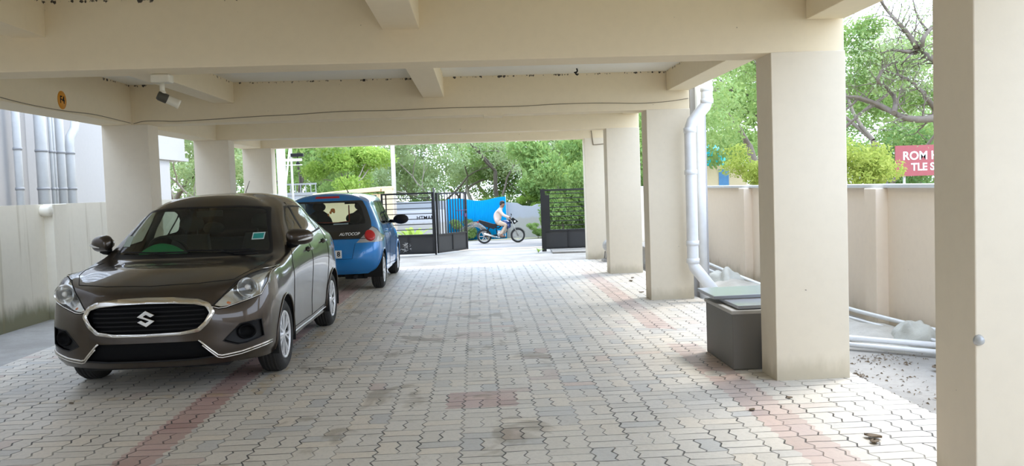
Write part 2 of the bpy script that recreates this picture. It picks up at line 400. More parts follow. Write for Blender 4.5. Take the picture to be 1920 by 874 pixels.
class Body:
    """a closed car skin interpolated through rows of hand-placed points; pieces are then cut out of it"""
    def __init__(s, cols, n=7):
        full = cols+[[(-x, y, z) for x, y, z in c] for c in cols[-2:0:-1]]
        A = [catmull(c, n) for c in full]                   # up each column
        rows_ = [catmull([A[i][j] for i in range(len(A))], n, closed=True) for j in range(len(A[0]))]
        b = MB(); b.grid([[tuple(q) for q in r] for r in rows_], closed=True)
        s.bm = bmesh.new(); me = b.mesh('skin', M_black); s.bm.from_mesh(me)
        bmesh.ops.remove_doubles(s.bm, verts=s.bm.verts, dist=1e-4)
        bmesh.ops.dissolve_degenerate(s.bm, dist=1e-5, edges=s.bm.edges)
        bmesh.ops.triangulate(s.bm, faces=s.bm.faces) if False else None
        bmesh.ops.recalc_face_normals(s.bm, faces=s.bm.faces)
        s.tg = s.bm.faces.layers.int.new('tg'); s.bm.normal_update()
        s.ref = s.bm.copy(); s.tree = BVHTree.FromBMesh(s.ref)
        s.ref.faces.ensure_lookup_table(); s.ref.verts.ensure_lookup_table()
    def cut(s, poly, axis, keep, tag_, only=0, to=None):
        """tag the faces inside a convex outline seen along an axis ('x','y','z'); keep(c) chooses the side"""
        ia = {'x': (1, 2), 'y': (0, 2), 'z': (0, 1)}[axis]
        P = [Vector(p) for p in poly]
        if sum((P[i].x*P[(i+1) % len(P)].y-P[(i+1) % len(P)].x*P[i].y) for i in range(len(P))) < 0: P = P[::-1]
        lo = (min(p.x for p in P), min(p.y for p in P)); hi = (max(p.x for p in P), max(p.y for p in P))
        cand = []
        for f in s.bm.faces:
            if only is not None and f[s.tg] != only: continue
            c = f.calc_center_median()
            if not keep(c): continue
            us = [v.co[ia[0]] for v in f.verts]; vs = [v.co[ia[1]] for v in f.verts]
            if max(us) < lo[0] or min(us) > hi[0] or max(vs) < lo[1] or min(vs) > hi[1]: continue
            cand.append(f)
        for i in range(len(P)):
            a, b = P[i], P[(i+1) % len(P)]; d = b-a
            if d.length < 1e-7: continue
            no = [0, 0, 0]; no[ia[0]] = d.y; no[ia[1]] = -d.x; co = [0, 0, 0]; co[ia[0]] = a.x; co[ia[1]] = a.y
            no = Vector(no).normalized(); co = Vector(co)
            cand = [f for f in cand if f.is_valid]
            if not cand: return
            es = {e for f in cand for e in f.edges}; vs = {v for f in cand for v in f.verts}
            r = bmesh.ops.bisect_plane(s.bm, geom=list(vs)+list(es)+cand, dist=1e-6, plane_co=co, plane_no=no)
            fs = {f for f in r['geom'] if isinstance(f, bmesh.types.BMFace)} | {f for f in cand if f.is_valid}
            cand = [f for f in fs if (f.calc_center_median()-co).dot(no) < 0]
        for f in cand: f[s.tg] = tag_
        return cand
    def part(s, tag_, name, mats, parent, push=0., sel=None, thick=0., fn=None):
        """the tagged faces as one mesh object of its own, with the normals of the whole skin"""
        fs = [f for f in s.bm.faces if f[s.tg] == tag_ and (sel is None or sel(f.calc_center_median()))]
        ix = {}; vs = []; ns = []; F = []
        for f in fs:
            q = []
            for v in f.verts:
                if v.index not in ix or True:
                    k = (round(v.co.x, 6), round(v.co.y, 6), round(v.co.z, 6))
                    if k not in ix:
                        nrm = s.normal(v.co); co = v.co-nrm*push
                        if fn: co = fn(co)
                        ix[k] = len(vs); vs.append(tuple(co)); ns.append(tuple(nrm))
                    q.append(ix[k])
            q2 = []
            for i in q:
                if not q2 or (i != q2[-1] and i != q2[0]) : q2.append(i)
            if len(q2) >= 3 and len(set(q2)) == len(q2): F.append(tuple(q2))
        me = bpy.data.meshes.new(name); me.from_pydata(vs, [], F)
        for m in (mats if isinstance(mats, (list, tuple)) else [mats]): me.materials.append(m)
        me.polygons.foreach_set('use_smooth', [True]*len(F)); me.update()
        if not fn:
            me.normals_split_custom_set_from_vertices(ns)
        o = bpy.data.objects.new(name, me); COL.objects.link(o); o.parent = parent
        if thick:
            sd = o.modifiers.new('thick', 'SOLIDIFY'); sd.thickness = abs(thick); sd.offset = 1 if thick > 0 else -1
        return o
    def normal(s, co):
        loc, nrm, fi, dist = s.tree.find_nearest(co)
        f = s.ref.faces[fi]; acc = Vector((0, 0, 0)); 
        for v in f.verts:
            acc += v.normal/max(1e-5, (v.co-loc).length)**1.5
        return acc.normalized()
    def drop(s, u, v, axis, sign):
        """point of the skin met when looking along an axis from the side `sign`"""
        big = 5.*sign
        o = {'x': Vector((big, u, v)), 'y': Vector((u, (5. if sign > 0 else -1.), v)), 'z': Vector((u, v, 5.))}[axis]
        d = {'x': Vector((-sign, 0, 0)), 'y': Vector((0, -sign, 0)), 'z': Vector((0, 0, -1))}[axis]
        if axis == 'y' and sign < 0: o = Vector((u, -3., v)); d = Vector((0, 1, 0))
        loc, nrm, fi, dist = s.tree.ray_cast(o, d)
        return (loc, s.normal(loc)) if loc else (None, None)
    def line(s, pts, axis, sign, lift=.001, step=.03, closed=False):
        out = []; P = [Vector(p) for p in pts]
        if closed: P = P+[P[0]]
        for a, b in zip(P[:-1], P[1:]):
            k = max(1, int((b-a).length/step))
            for i in range(k):
                q = a+(b-a)*(i/k); l, n = s.drop(q.x, q.y, axis, sign)
                if l is not None: out.append(l+n*lift)
        if not closed:
            l, n = s.drop(P[-1].x, P[-1].y, axis, sign)
            if l is not None: out.append(l+n*lift)
        return out

def rr(pts, r=.03, n=4):
    """round the corners of a convex outline"""
    P = [Vector(p) for p in pts]; out = []
    for i, p in enumerate(P):
        a, b = P[i-1], P[(i+1) % len(P)]; da = (a-p); db = (b-p)
        ra = min(r, da.length*.45); rb = min(r, db.length*.45)
        p0 = p+da.normalized()*ra; p2 = p+db.normalized()*rb
        for j in range(n+1):
            t = j/n; out.append(tuple((1-t)**2*p0+2*t*(1-t)*p+t*t*p2))
    return out
def inset(pts, d):
    P = [Vector(p) for p in pts]; c = sum(P, Vector((0, 0)))/len(P); ar = sum(P[i-1].x*P[i].y-P[i].x*P[i-1].y for i in range(len(P)))
    sg = 1 if ar > 0 else -1; out = []
    for i, p in enumerate(P):
        a = (p-P[i-1]).normalized(); b = (P[(i+1) % len(P)]-p).normalized()
        na = Vector((-a.y, a.x))*sg; nb = Vector((-b.y, b.x))*sg; k = (na+nb).normalized()
        out.append(tuple(p+k*min(d/max(.4, k.dot(na)), d*1.6)))
    return out
def circ(cx, cy, r, n=28, a0=0): return [(cx+r*math.cos(a0+2*PI*i/n), cy+r*math.sin(a0+2*PI*i/n)) for i in range(n)]

def make_wheel(parent, x, y, r, side, width=.185, rim=.195, spokes=7, capmat=None):
    """tyre with hubcap; side=+1/-1 which way the face looks; parts: tyre, hubcap (> spokes are of the cap)"""
    M = Matrix.Translation((x, y, r)) @ Matrix.Rotation(side*PI/2, 4, 'Y')
    t = MB(); h = width/2
    prof = [(rim+.004, -h+.02), (rim+.03, -h), (r-.045, -h-.004), (r-.012, -h+.016), (r, -h+.04), (r+.0, h-.04), (r-.012, h-.016), (r-.045, h+.004), (rim+.03, h), (rim+.004, h-.02), (rim-.01, h-.05), (rim-.01, -h+.05), (rim+.004, -h+.02)]
    t.lathe(prof, 44, M)
    for k in (-.045, -.015, .015, .045):       # tread grooves as slight ribs
        t.lathe([(r-.001, k-.010), (r+.004, k-.008), (r+.004, k+.008), (r-.001, k+.010)], 44, M)
    ty = t.build('tyre', M_tyre, parent)
    b = MB(); b.lathe([(0, h-.055), (rim, h-.055), (rim, -h+.03)], 32, M)
    b.build('wheel_disc', M_under, ty)
    c = MB()
    c.lathe([(rim-.018, h-.03), (rim-.012, h-.008), (rim+.004, h-.004), (rim+.008, h-.012), (rim+.006, h-.03), (rim-.018, h-.03)], 44, M)
    c.lathe([(0, h-.012), (.028, h-.013), (.040, h-.02), (.046, h-.04)], 28, M)
    for k in range(spokes):
        a = 2*PI*k/spokes
        for off in (-.17, .17):
            A = Matrix.Rotation(a, 4, 'Z')
            p0 = Vector((.034, off*.10, 0)); p1 = Vector((rim-.01, off*.32*1.0, 0))
            w0, w1 = .007, .014
            d = (p1-p0).normalized(); q = Vector((-d.y, d.x, 0))
            ring = [p0-q*w0, p1-q*w1, p1+q*w1, p0+q*w0]
            top = [Vector((p.x, p.y, (h-.016) if i in (0, 3) else (h-.012))) for i, p in enumerate(ring)]
            bot = [Vector((p.x, p.y, h-.045)) for p in ring]
            c.add([M @ A @ v for v in top+bot], [(0, 1, 2, 3), (0, 4, 5, 1), (3, 2, 6, 7), (1, 5, 6, 2), (0, 3, 7, 4)])
    c.build('hubcap', capmat or M_cap, ty)
    return ty

def wheel_well(name, parent, x0, x1, y, z, r, mirror=1):
    b = MB(); M = Matrix.Translation((0, y, z)) @ Matrix.Rotation(PI/2, 4, 'Y')
    # only the part of the arch that lies above the sill line
    a0 = math.asin(min(1, (z-.20)/r))
    n = 26; arc = [(y+r*math.cos(t), z+r*math.sin(t)) for t in [-a0+(PI+2*a0)*i/n for i in range(n+1)]]
    b.add([(x0, p, q_) for p, q_ in arc]+[(x1, p, q_) for p, q_ in arc], [(i, i+1, n+2+i, n+1+i) for i in range(n)], True)
    b.add([(x0, p, q_) for p, q_ in arc], [tuple(range(n+1))])
    return b.build(name, M_under, parent)

def seat(name, parent, x, y, z0, w=.50, back=.60, lean=.22, head=True, face=1, m=None):
    """car seat; y is the hip line, backrest leans away from the windscreen (towards +y)"""
    b = MB(); n = 9; P = []
    for i in range(n):
        t = i/(n-1); hw = w/2*(1-.28*t**2) ; row = []
        for j in range(13):
            a = 2*PI*j/12; sxx = math.copysign(abs(math.cos(a))**.6, math.cos(a)); syy = math.copysign(abs(math.sin(a))**.7, math.sin(a))
            row.append((x+hw*sxx, y+lean*t+.075*syy*(1-.25*t)-.0*t, z0+.05+back*t))
        P.append(row)
    b.grid(P); b.add(P[-1][:12], [tuple(range(12))])
    b.ball((x, y-.22, z0), (w/2, .30, .10), 18, 8)
    if head:
        b.tube([(x-.06, y+lean, z0+back), (x-.06, y+lean+.02, z0+back+.12)], .008, 6); b.tube([(x+.06, y+lean, z0+back), (x+.06, y+lean+.02, z0+back+.12)], .008, 6)
    so_ = b.build(name, m or M_seat, parent)
    if head:
        hb = MB(); hb.ball((x, y+lean+.03, z0+back+.16), (.125, .055, .085), 16, 10); hb.build('headrest', M_seatw, so_)
    return so_

# ================================================================ brown sedan
sed = empty('sedan', (-2.535, 6.70, 0)); tag(sed, 'dark grey brown metallic sedan facing the viewer, with chrome-ringed black grille', 'car')
def col12(*p): return list(p)
S = [
 [(0,.06,.215),(0,.0,.30),(0,0,.45),(0,.0,.60),(0,.025,.745),(0,.13,.83),(0,.52,.945),(0,1.02,1.022),(0,1.34,1.225),(0,1.68,1.425),(0,1.85,1.475),(0,2.0,1.503)],
 [(.35,.08,.215),(.35,.02,.30),(.35,.017,.45),(.35,.017,.60),(.35,.05,.74),(.36,.17,.835),(.36,.54,.947),(.36,1.04,1.022),(.34,1.36,1.225),(.30,1.69,1.42),(.2,1.88,1.472),(0,2.05,1.508)],
 [(.60,.16,.22),(.62,.115,.30),(.62,.11,.45),(.62,.12,.60),(.60,.17,.73),(.60,.24,.84),(.60,.60,.940),(.58,1.10,1.020),(.53,1.41,1.225),(.47,1.72,1.408),(.3,1.95,1.468),(0,2.12,1.513)],
 [(.775,.32,.22),(.805,.27,.30),(.808,.26,.45),(.805,.27,.60),(.795,.31,.74),(.765,.37,.875),(.725,.68,.945),(.715,1.17,1.018),(.635,1.50,1.225),(.555,1.80,1.39),(.34,2.05,1.46),(0,2.2,1.517)],
 [(.82,.50,.22),(.850,.47,.30),(.862,.47,.45),(.865,.48,.60),(.858,.50,.74),(.832,.54,.885),(.79,.80,.94),(.765,1.22,1.02),(.67,1.56,1.22),(.575,1.88,1.40),(.36,2.12,1.465),(0,2.28,1.52)],
 [(.845,.85,.22),(.868,.85,.32),(.875,.85,.45),(.875,.85,.60),(.868,.85,.74),(.852,.87,.86),(.825,1.0,.945),(.788,1.30,1.025),(.69,1.62,1.22),(.585,1.96,1.41),(.37,2.18,1.472),(0,2.36,1.522)],
 [(.825,1.25,.21),(.848,1.25,.30),(.853,1.25,.45),(.862,1.25,.62),(.870,1.25,.77),(.862,1.27,.87),(.84,1.32,.96),(.803,1.50,1.04),(.705,1.75,1.225),(.597,2.08,1.425),(.38,2.25,1.48),(0,2.42,1.525)],
 [(.815,1.8,.21),(.835,1.8,.30),(.840,1.8,.45),(.855,1.8,.62),(.869,1.8,.79),(.862,1.8,.90),(.84,1.82,.985),(.807,1.9,1.06),(.71,2.05,1.24),(.602,2.25,1.432),(.38,2.36,1.485),(0,2.5,1.527)],
 [(.815,2.3,.21),(.835,2.3,.30),(.840,2.3,.45),(.855,2.3,.62),(.869,2.3,.80),(.863,2.3,.91),(.842,2.32,.995),(.806,2.35,1.075),(.712,2.40,1.25),(.602,2.5,1.437),(.38,2.52,1.487),(0,2.6,1.526)],
 [(.82,2.85,.21),(.840,2.85,.30),(.848,2.85,.45),(.860,2.85,.62),(.870,2.85,.80),(.862,2.85,.92),(.840,2.85,1.005),(.800,2.85,1.095),(.702,2.82,1.255),(.592,2.78,1.425),(.37,2.76,1.48),(0,2.78,1.518)],
 [(.845,3.3,.23),(.868,3.3,.32),(.876,3.3,.45),(.877,3.3,.60),(.872,3.3,.79),(.860,3.3,.92),(.832,3.28,1.015),(.785,3.25,1.10),(.68,3.08,1.25),(.575,2.98,1.395),(.36,2.90,1.46),(0,2.92,1.505)],
 [(.80,3.68,.25),(.84,3.68,.34),(.848,3.68,.48),(.848,3.68,.62),(.842,3.68,.78),(.828,3.66,.92),(.80,3.6,1.03),(.735,3.48,1.095),(.63,3.25,1.24),(.545,3.10,1.365),(.33,3.02,1.44),(0,3.04,1.49)],
 [(.68,3.88,.27),(.72,3.93,.36),(.73,3.94,.5),(.73,3.93,.64),(.72,3.89,.80),(.71,3.87,.93),(.68,3.80,1.055),(.60,3.58,1.095),(.54,3.36,1.235),(.47,3.17,1.35),(.25,3.10,1.43),(0,3.12,1.475)],
 [(.40,3.93,.28),(.42,3.985,.37),(.42,3.99,.5),(.42,3.985,.64),(.42,3.93,.8),(.42,3.92,.95),(.4,3.84,1.075),(.34,3.60,1.10),(.31,3.40,1.235),(.27,3.20,1.345),(.14,3.14,1.42),(0,3.17,1.465)],
 [(0,3.95,.28),(0,3.995,.37),(0,4.0,.5),(0,3.995,.64),(0,3.94,.8),(0,3.93,.95),(0,3.85,1.08),(0,3.61,1.10),(0,3.41,1.235),(0,3.21,1.345),(0,3.17,1.41),(0,3.20,1.46)],
]
def flat_roof(cols):      # the roof skin arches gently instead of rising to a ridge
    return [c[:10]+[(c[10][0], c[10][1], c[10][2]+.020)]+[(c[11][0], c[11][1], c[11][2]-.002)] for c in cols]
for i_, dz in enumerate((.034, .034, .033, .026, .018, .008)):        # low cowl
    c_ = S[i_]; c_[7] = (c_[7][0], c_[7][1], c_[7][2]-dz); c_[6] = (c_[6][0], c_[6][1], c_[6][2]-dz*.55); c_[8] = (c_[8][0], c_[8][1], c_[8][2]-dz*.35)
for c_ in S: c_[10] = (*c_[10][:2], c_[10][2]+.010); c_[11] = (*c_[11][:2], c_[11][2]+.014)
B = Body(flat_roof(S))
front = lambda c: c.y < .75
FA, RA, WR = .85, 3.30, .305
side = {1: (lambda c: c.x > .35), -1: (lambda c: c.x < -.35)}
for sg in (1, -1):                                                             # wheel openings
    for ya in (FA, RA): B.cut(circ(ya, WR, .345, 30), 'x', side[sg], 99)
ws_o = rr([(-.705, .982), (.705, .982), (.565, 1.392), (.3, 1.415), (-.3, 1.415), (-.565, 1.392)], .03)
B.cut(ws_o, 'y', lambda c: c.y < 2.0 and c.y > .9 and c.z > .97, 1)
ws_i = rr([(-.668, 1.018), (.668, 1.018), (.535, 1.372), (.3, 1.397), (-.3, 1.397), (-.535, 1.372)], .03)
B.cut(ws_i, 'y', lambda c: c.y < 2.0 and c.z > .98, 2, only=1)
rw_o = rr([(-.52, 1.12), (.52, 1.12), (.44, 1.36), (-.44, 1.36)], .05)
B.cut(rw_o, 'y', lambda c: c.y > 2.6, 3)
B.cut(inset(rw_o, .03), 'y', lambda c: c.y > 2.6, 4, only=3)
# side glass: front door, rear door, quarter
sw_o = rr([(1.50, 1.042), (2.15, 1.072), (2.15, 1.392), (2.02, 1.392), (1.84, 1.300)], .03)
sw_f = rr(inset([(1.50, 1.042), (2.15, 1.072), (2.15, 1.392), (2.02, 1.392), (1.84, 1.300)], .022), .03)
sr_o = rr([(2.155, 1.072), (3.06, 1.112), (3.13, 1.145), (2.98, 1.27), (2.72, 1.378), (2.155, 1.396)], .03)
sr_f = rr(inset([(2.20, 1.075), (2.83, 1.100), (2.83, 1.340), (2.68, 1.378), (2.20, 1.392)], .018), .02)
sq_f = rr(inset([(2.84, 1.102), (3.06, 1.115), (3.11, 1.150), (2.97, 1.265), (2.84, 1.330)], .018), .02)
tags = {}
for k, sg in enumerate((1, -1)):
    t = 10+k*20
    B.cut(sw_o, 'x', side[sg], t); B.cut(sw_f, 'x', side[sg], t+1, only=t)
    B.cut(sr_o, 'x', side[sg], t+2); B.cut(sr_f, 'x', side[sg], t+3, only=t+2); B.cut(sq_f, 'x', side[sg], t+4, only=t+2)
    m_ = lambda P: [(sg*x, z) for x, z in P]
    hl = m_([(.468, .660), (.53, .722), (.62, .825), (.70, .880), (.775, .902), (.835, .903), (.828, .80), (.795, .715), (.70, .683), (.57, .645), (.52, .642)])
    B.cut(hl, 'y', front, t+5)
    fg = m_([(.545, .395), (.665, .515), (.800, .532), (.812, .395), (.70, .362), (.64, .357)])
    B.cut(rr(fg, .012, 2), 'y', front, t+6)
    fd = rr([(1.235, .305), (2.150, .285), (2.150, 1.385), (2.03, 1.402), (1.82, 1.30), (1.44, 1.055), (1.225, .90)], .03)
    B.cut(fd, 'x', side[sg], t+7)
    rd = rr([(2.156, .285), (2.88, .300), (2.985, .56), (3.06, .80), (3.04, 1.13), (2.74, 1.385), (2.156, 1.405)], .03)
    B.cut(rd, 'x', side[sg], t+8)
hood = [(-.735, .70), (-.70, .50), (-.60, .262), (-.35, .17), (0, .13), (.35, .17), (.60, .262), (.70, .50), (.735, .70), (.722, 1.05), (.60, 1.05), (-.60, 1.05), (-.722, 1.05)]
gr_o = rr([(-.492, .622), (-.448, .545), (-.385, .487), (-.25, .468), (0, .462), (.25, .468), (.385, .487), (.448, .545), (.492, .622), (.455, .690), (.385, .722), (.2, .745), (0, .750), (-.2, .745), (-.385, .722), (-.455, .690)], .008, 1)
gr_i = rr([(-.462, .620), (-.425, .556), (-.370, .505), (-.25, .485), (0, .479), (.25, .485), (.370, .505), (.425, .556), (.462, .620), (.432, .672), (.36, .694), (.2, .708), (0, .712), (-.2, .708), (-.36, .694), (-.432, .672)], .008, 1)
B.cut(gr_o, 'y', front, 60); B.cut(gr_i, 'y', front, 61, only=60)
B.cut([(-.385, .412), (.385, .412), (.505, .288), (.50, .272), (-.50, .272), (-.505, .288)], 'y', front, 62)
B.cut(hood, 'z', lambda c: c.z > .80 and c.y < 1.2, 63)

body = B.part(0, 'body', M_brown, sed)
B.part(63, 'bonnet', M_brown, sed)
B.part(1, 'windscreen_seal', M_black, sed)
B.part(2, 'windscreen', M_glassw, sed)
B.part(3, 'rear_window_seal', M_black, sed); B.part(4, 'rear_window', M_glassc, sed)
for k, sg in enumerate((1, -1)):
    t = 10+k*20
    d1 = B.part(t+7, 'front_door', M_brown, sed); d2 = B.part(t+8, 'rear_door', M_brown, sed)
    B.part(t, 'window_seal', M_black, d1); B.part(t+1, 'window_glass', M_glassc, d1)
    B.part(t+2, 'window_seal', M_black, d2); B.part(t+3, 'window_glass', M_glassc, d2); B.part(t+4, 'quarter_glass', M_glassc, d2)
    hp = Vector((sg*.66, .25, .78))
    lens = B.part(t+5, 'headlamp', M_lens, sed)
    # reflector bowl: the same outline drawn back into the wing
    def shrink(co, hp=hp): 
        return co
    rim_ = B.part(t+5, 'reflector', M_refl, lens, fn=lambda co, hp=hp: Vector((hp.x+(co.x-hp.x)*.93, co.y+.035+.05*max(0, 1-((co-hp).length/.16)**2), hp.z+(co.z-hp.z)*.90)))
    hl = [(sg*x, z) for x, z in [(.468, .660), (.53, .722), (.62, .825), (.70, .880), (.775, .902), (.835, .903), (.828, .80), (.795, .715), (.70, .683), (.57, .645), (.52, .642)]]
    L_ = B.line(hl, 'y', -1, .000, .02, closed=True)
    q = MB(); q.tube(L_, .0045, 6, closed=True); q.build('lamp_edge', M_seam, lens)
    L2 = B.line([hl[0]]+hl[:-8:-1][::1], 'y', -1, .002, .02)
    q = MB(); q.tube([p+Vector((0, -.001, .006)) for p in L2], .004, 6); q.build('lamp_chrome', M_chrome, lens)
    q = MB()
    Mx = Matrix.Translation((sg*.705, .262, .785)) @ Matrix.Rotation(PI/2, 4, 'X')
    q.lathe([(.078, .030), (.066, .018), (.055, -.02), (.03, -.045), (0, -.05)], 28, Mx @ Matrix.Rotation(0, 4, 'X'))
    q.build('main_bowl', M_refl, lens)
    q = MB(); q.lathe([(0, .03), (.012, .03), (.016, .02), (.016, -.04)], 16, Mx); q.ball((sg*.705, .245, .785), .022, 12, 8); q.build('bulb', M_whitep, lens)
    q = MB(); q.ball((sg*.545, .165, .672), (.052, .022, .022), 14, 8); q.build('indicator', M_amber, lens)
    # fog lamp recess
    fp = Vector((sg*.70, .15, .45))
    fgb = B.part(t+6, 'fog_bezel', M_black, sed, fn=lambda co, fp=fp: Vector((fp.x+(co.x-fp.x)*.96, co.y+.03+.03*max(0, 1-((co-fp).length/.12)), fp.z+(co.z-fp.z)*.96)))
    fg = [(sg*x, z) for x, z in [(.545, .395), (.665, .515), (.800, .532), (.812, .395), (.70, .362), (.64, .357)]]
    q = MB(); q.tube(B.line(fg, 'y', -1, 0, .02, closed=True), .005, 6, closed=True); q.build('bezel_edge', M_black, fgb)
    l, n = B.drop(sg*.70, .447, 'y', -1)
    Mf = Matrix.Translation(l+Vector((0, .02, 0))) @ Vector((n.x*.6, n.y, n.z)).to_track_quat('Z', 'Y').to_matrix().to_4x4()
    q = MB(); q.lathe([(.070, -.03), (.070, .006), (.062, .014), (.055, .008), (.052, -.012), (0, -.018)], 30, Mf @ Matrix.Diagonal((1.05, .82, 1, 1))); q.build('fog_lamp', M_mesh, fgb)
    # chrome L under the fog lamp
    pl = [(sg*.375, .418), (sg*.40, .395), (sg*.502, .292), (sg*.53, .285), (sg*.66, .300), (sg*.845, .345)]
    q = MB(); q.tube(B.line(pl, 'y', -1, .003, .02), .0085, 8)
    q.tube([p+Vector((0, -.002, -.016)) for p in B.line([(a, b_-.003) for a, b_ in pl[1:]], 'y', -1, .003, .02)], .005, 8)
    q.build('chrome_trim', M_chrome, sed)
    # wing mirror
    cx_, cy_, cz_ = (.910 if sg > 0 else -.868), (1.345 if sg > 0 else 1.37), 1.104
    hw_ = .118 if sg > 0 else .106
    P = []
    for i in range(11):
        th = PI*i/10; row = []
        for j in range(20):
            ph = 2*PI*j/20; ex = hw_*math.copysign(abs(math.sin(th)*math.cos(ph))**.75, math.cos(ph)); ez = .074*math.copysign(abs(math.sin(th)*math.sin(ph))**.8, math.sin(ph))
            yy = -.085*math.cos(th) if math.cos(th) > 0 else -.045*math.cos(th)
            ez *= (1-.18*sg*ex/hw_*(1 if ez > 0 else -.1)); row.append((cx_+ex, cy_+yy+.03*sg*ex/hw_, cz_+ez+.01))
        P.append(row)
    q = MB(); q.grid(P, closed=True); mo = q.build('wing_mirror', M_brown, sed)
    q = MB(); q.tube([(sg*.80, 1.40, 1.045), (sg*.86, 1.37, 1.048), (sg*.88, 1.36, 1.06)], [.045, .032, .03], 10); q.build('mirror_foot', M_black, mo)
    q = MB(); q.tube([(cx_-sg*.0, cy_-.079, cz_-.022), (cx_+sg*.5*hw_, cy_-.066, cz_-.012), (cx_+sg*.87*hw_, cy_-.030, cz_+.0), (cx_+sg*.95*hw_, cy_+.0, cz_+.004)], [.004, .010, .012, .005], 8); q.build('mirror_indicator', M_whitep, mo)
    q = MB(); q.ball((cx_, cy_+.048, cz_+.01), (hw_*.85, .006, .062), 16, 8); q.build('mirror_glass', M_chrome, mo)
    # small black sail at the front of the window
    tri = [(1.30, 1.01), (1.50, 1.035), (1.64, 1.145)]
    tv = [B.drop(a, b_, 'x', sg) for a, b_ in tri]
    q = MB(); q.add([l+n*.004 for l, n in tv], [(0, 1, 2)] if sg > 0 else [(0, 2, 1)]); q.build('window_sail', M_black, d1, fixn=False)
    # handles
    for dd, (hy, hz) in ((d1, (2.00, .955)), (d2, (2.86, .985))):
        a = B.line([(hy-.10, hz), (hy-.05, hz+.004), (hy+.05, hz+.006), (hy+.10, hz+.004)], 'x', sg, .0, .02)
        q = MB(); q.tube([a[0]]+[p+Vector((sg*.03, 0, 0)) for p in a[1:-1]]+[a[-1]], [.006]+[.013]*(len(a)-2)+[.006], 8); h_ = q.build('door_handle', M_brown, dd)
        l, n = B.drop(hy, hz, 'x', sg)
        q = MB(); q.ball((l.x+sg*.002, hy, hz), (.008, .075, .032), 14, 8); q.build('handle_recess', M_seam, h_)
    # shut lines
    q = MB()
    for pts in ([(1.44, 1.055), (1.225, .90), (1.235, .305)], [(2.153, 1.385), (2.153, .285)], [(3.05, 1.12), (3.06, .80), (2.985, .56), (2.88, .300)], [(1.235, .305), (2.15, .285), (2.88, .30)]):
        L_ = B.line(pts, 'x', sg, .0005); 
        if len(L_) > 2: q.tube(L_, .0032, 5)
    q.build('door_gap', M_seam, sed)
    L_ = B.line([(1.25, .262), (2.1, .245), (2.92, .262)], 'x', sg, .001)
    q = MB(); q.tube(L_, .006, 6); q.build('sill_glint', M_chrome if False else M_cap, sed)  # silver tube standing in for light reflected along the sill
    # arch lips
    for ya in (FA, RA):
        arc = [(ya+.350*math.cos(a), WR+.350*math.sin(a)) for a in [(-.18+(PI+.36)*i/30) for i in range(31)]]
        L_ = B.line(arc, 'x', sg, .001, .05)
        q = MB(); q.tube(L_, .010, 8); q.build('arch_lip', M_brown, sed)
    q = MB(); L_ = B.line([(sg*.808, .55), (sg*.86, .60)], 'y', -1, .0)
gi = B.part(60, 'grille_surround', M_chrome, sed, thick=.014, push=.0)
q = MB(); q.tube(B.line(gr_o, 'y', -1, .006, .02, closed=True), .006, 6, closed=True); q.tube(B.line(gr_i, 'y', -1, .006, .02, closed=True), .004, 6, closed=True); q.build('surround_edge', M_chrome, gi)
gm = B.part(61, 'grille', M_mesh, sed, fn=lambda co: co+Vector((0, .045, 0)))
for k in range(6):
    z = .508+.034*k; hw = .40+.04*math.sin((z-.48)/.24*PI)-.02
    L_ = [p+Vector((0, .028, 0)) for p in B.line([(-hw, z), (hw, z)], 'y', -1, 0, .05)]
    q = MB(); q.tube(L_, .006, 6); q.build('grille_slat', M_black, gm)
q = MB(); q.tube(B.line(gr_i, 'y', -1, 0, .02, closed=True), .004, 4, closed=True)
lw_ = B.part(62, 'lower_intake', M_mesh, sed, fn=lambda co: co+Vector((0, .03, 0)))
q = MB(); q.tube(B.line([(-.49, .282), (-.3, .270), (.3, .270), (.49, .282)], 'y', -1, .002, .03), .008, 6); q.build('intake_lip', M_black, sed)
# S emblem
Sx = [(-.5, .12), (0, .5), (.5, .22), (.26, .08), (.02, .24), (-.16, .14), (.5, -.14), (0, -.5), (-.5, -.20), (-.26, -.08), (-.02, -.24), (.16, -.14)]
l, n = B.drop(0, .598, 'y', -1)
q = MB(); q.prism([(x*.135, .598+z*.125) for x, z in Sx], l.y-.010, l.y+.02, 'y'); q.build('emblem', M_chrome, sed, bevel=.003)
# bonnet gap, bumper joint
q = MB(); q.tube(B.line(hood[1:8], 'z', 1, .0005), .0032, 5); q.tube(B.line(hood[7:10], 'z', 1, .0005), .003, 5); q.tube(B.line([hood[-1], hood[0], hood[1]], 'z', 1, .0005), .003, 5); q.build('bonnet_gap', M_seam, sed)
# wipers
for x0, x1 in ((-.62, -.02), (-.02, .55)):
    a = B.line([(x0, 1.030), ((x0+x1)/2, 1.020), (x1, 1.018)], 'y', -1, .012, .05)
    q = MB(); q.tube(a, .007, 6); m0 = a[len(a)//2]
    q.tube([m0, m0+Vector((.15, -.04, -.035)), Vector((x1+.05, 1.05, .998))], .007, 6); q.build('wiper', M_black, sed)
q = MB(); q.tube([(0, 3.02, 1.49), (.004, 3.05, 1.55), (.02, 3.16, 1.665)], [.012, .004, .003], 6); q.build('aerial', M_black, sed)
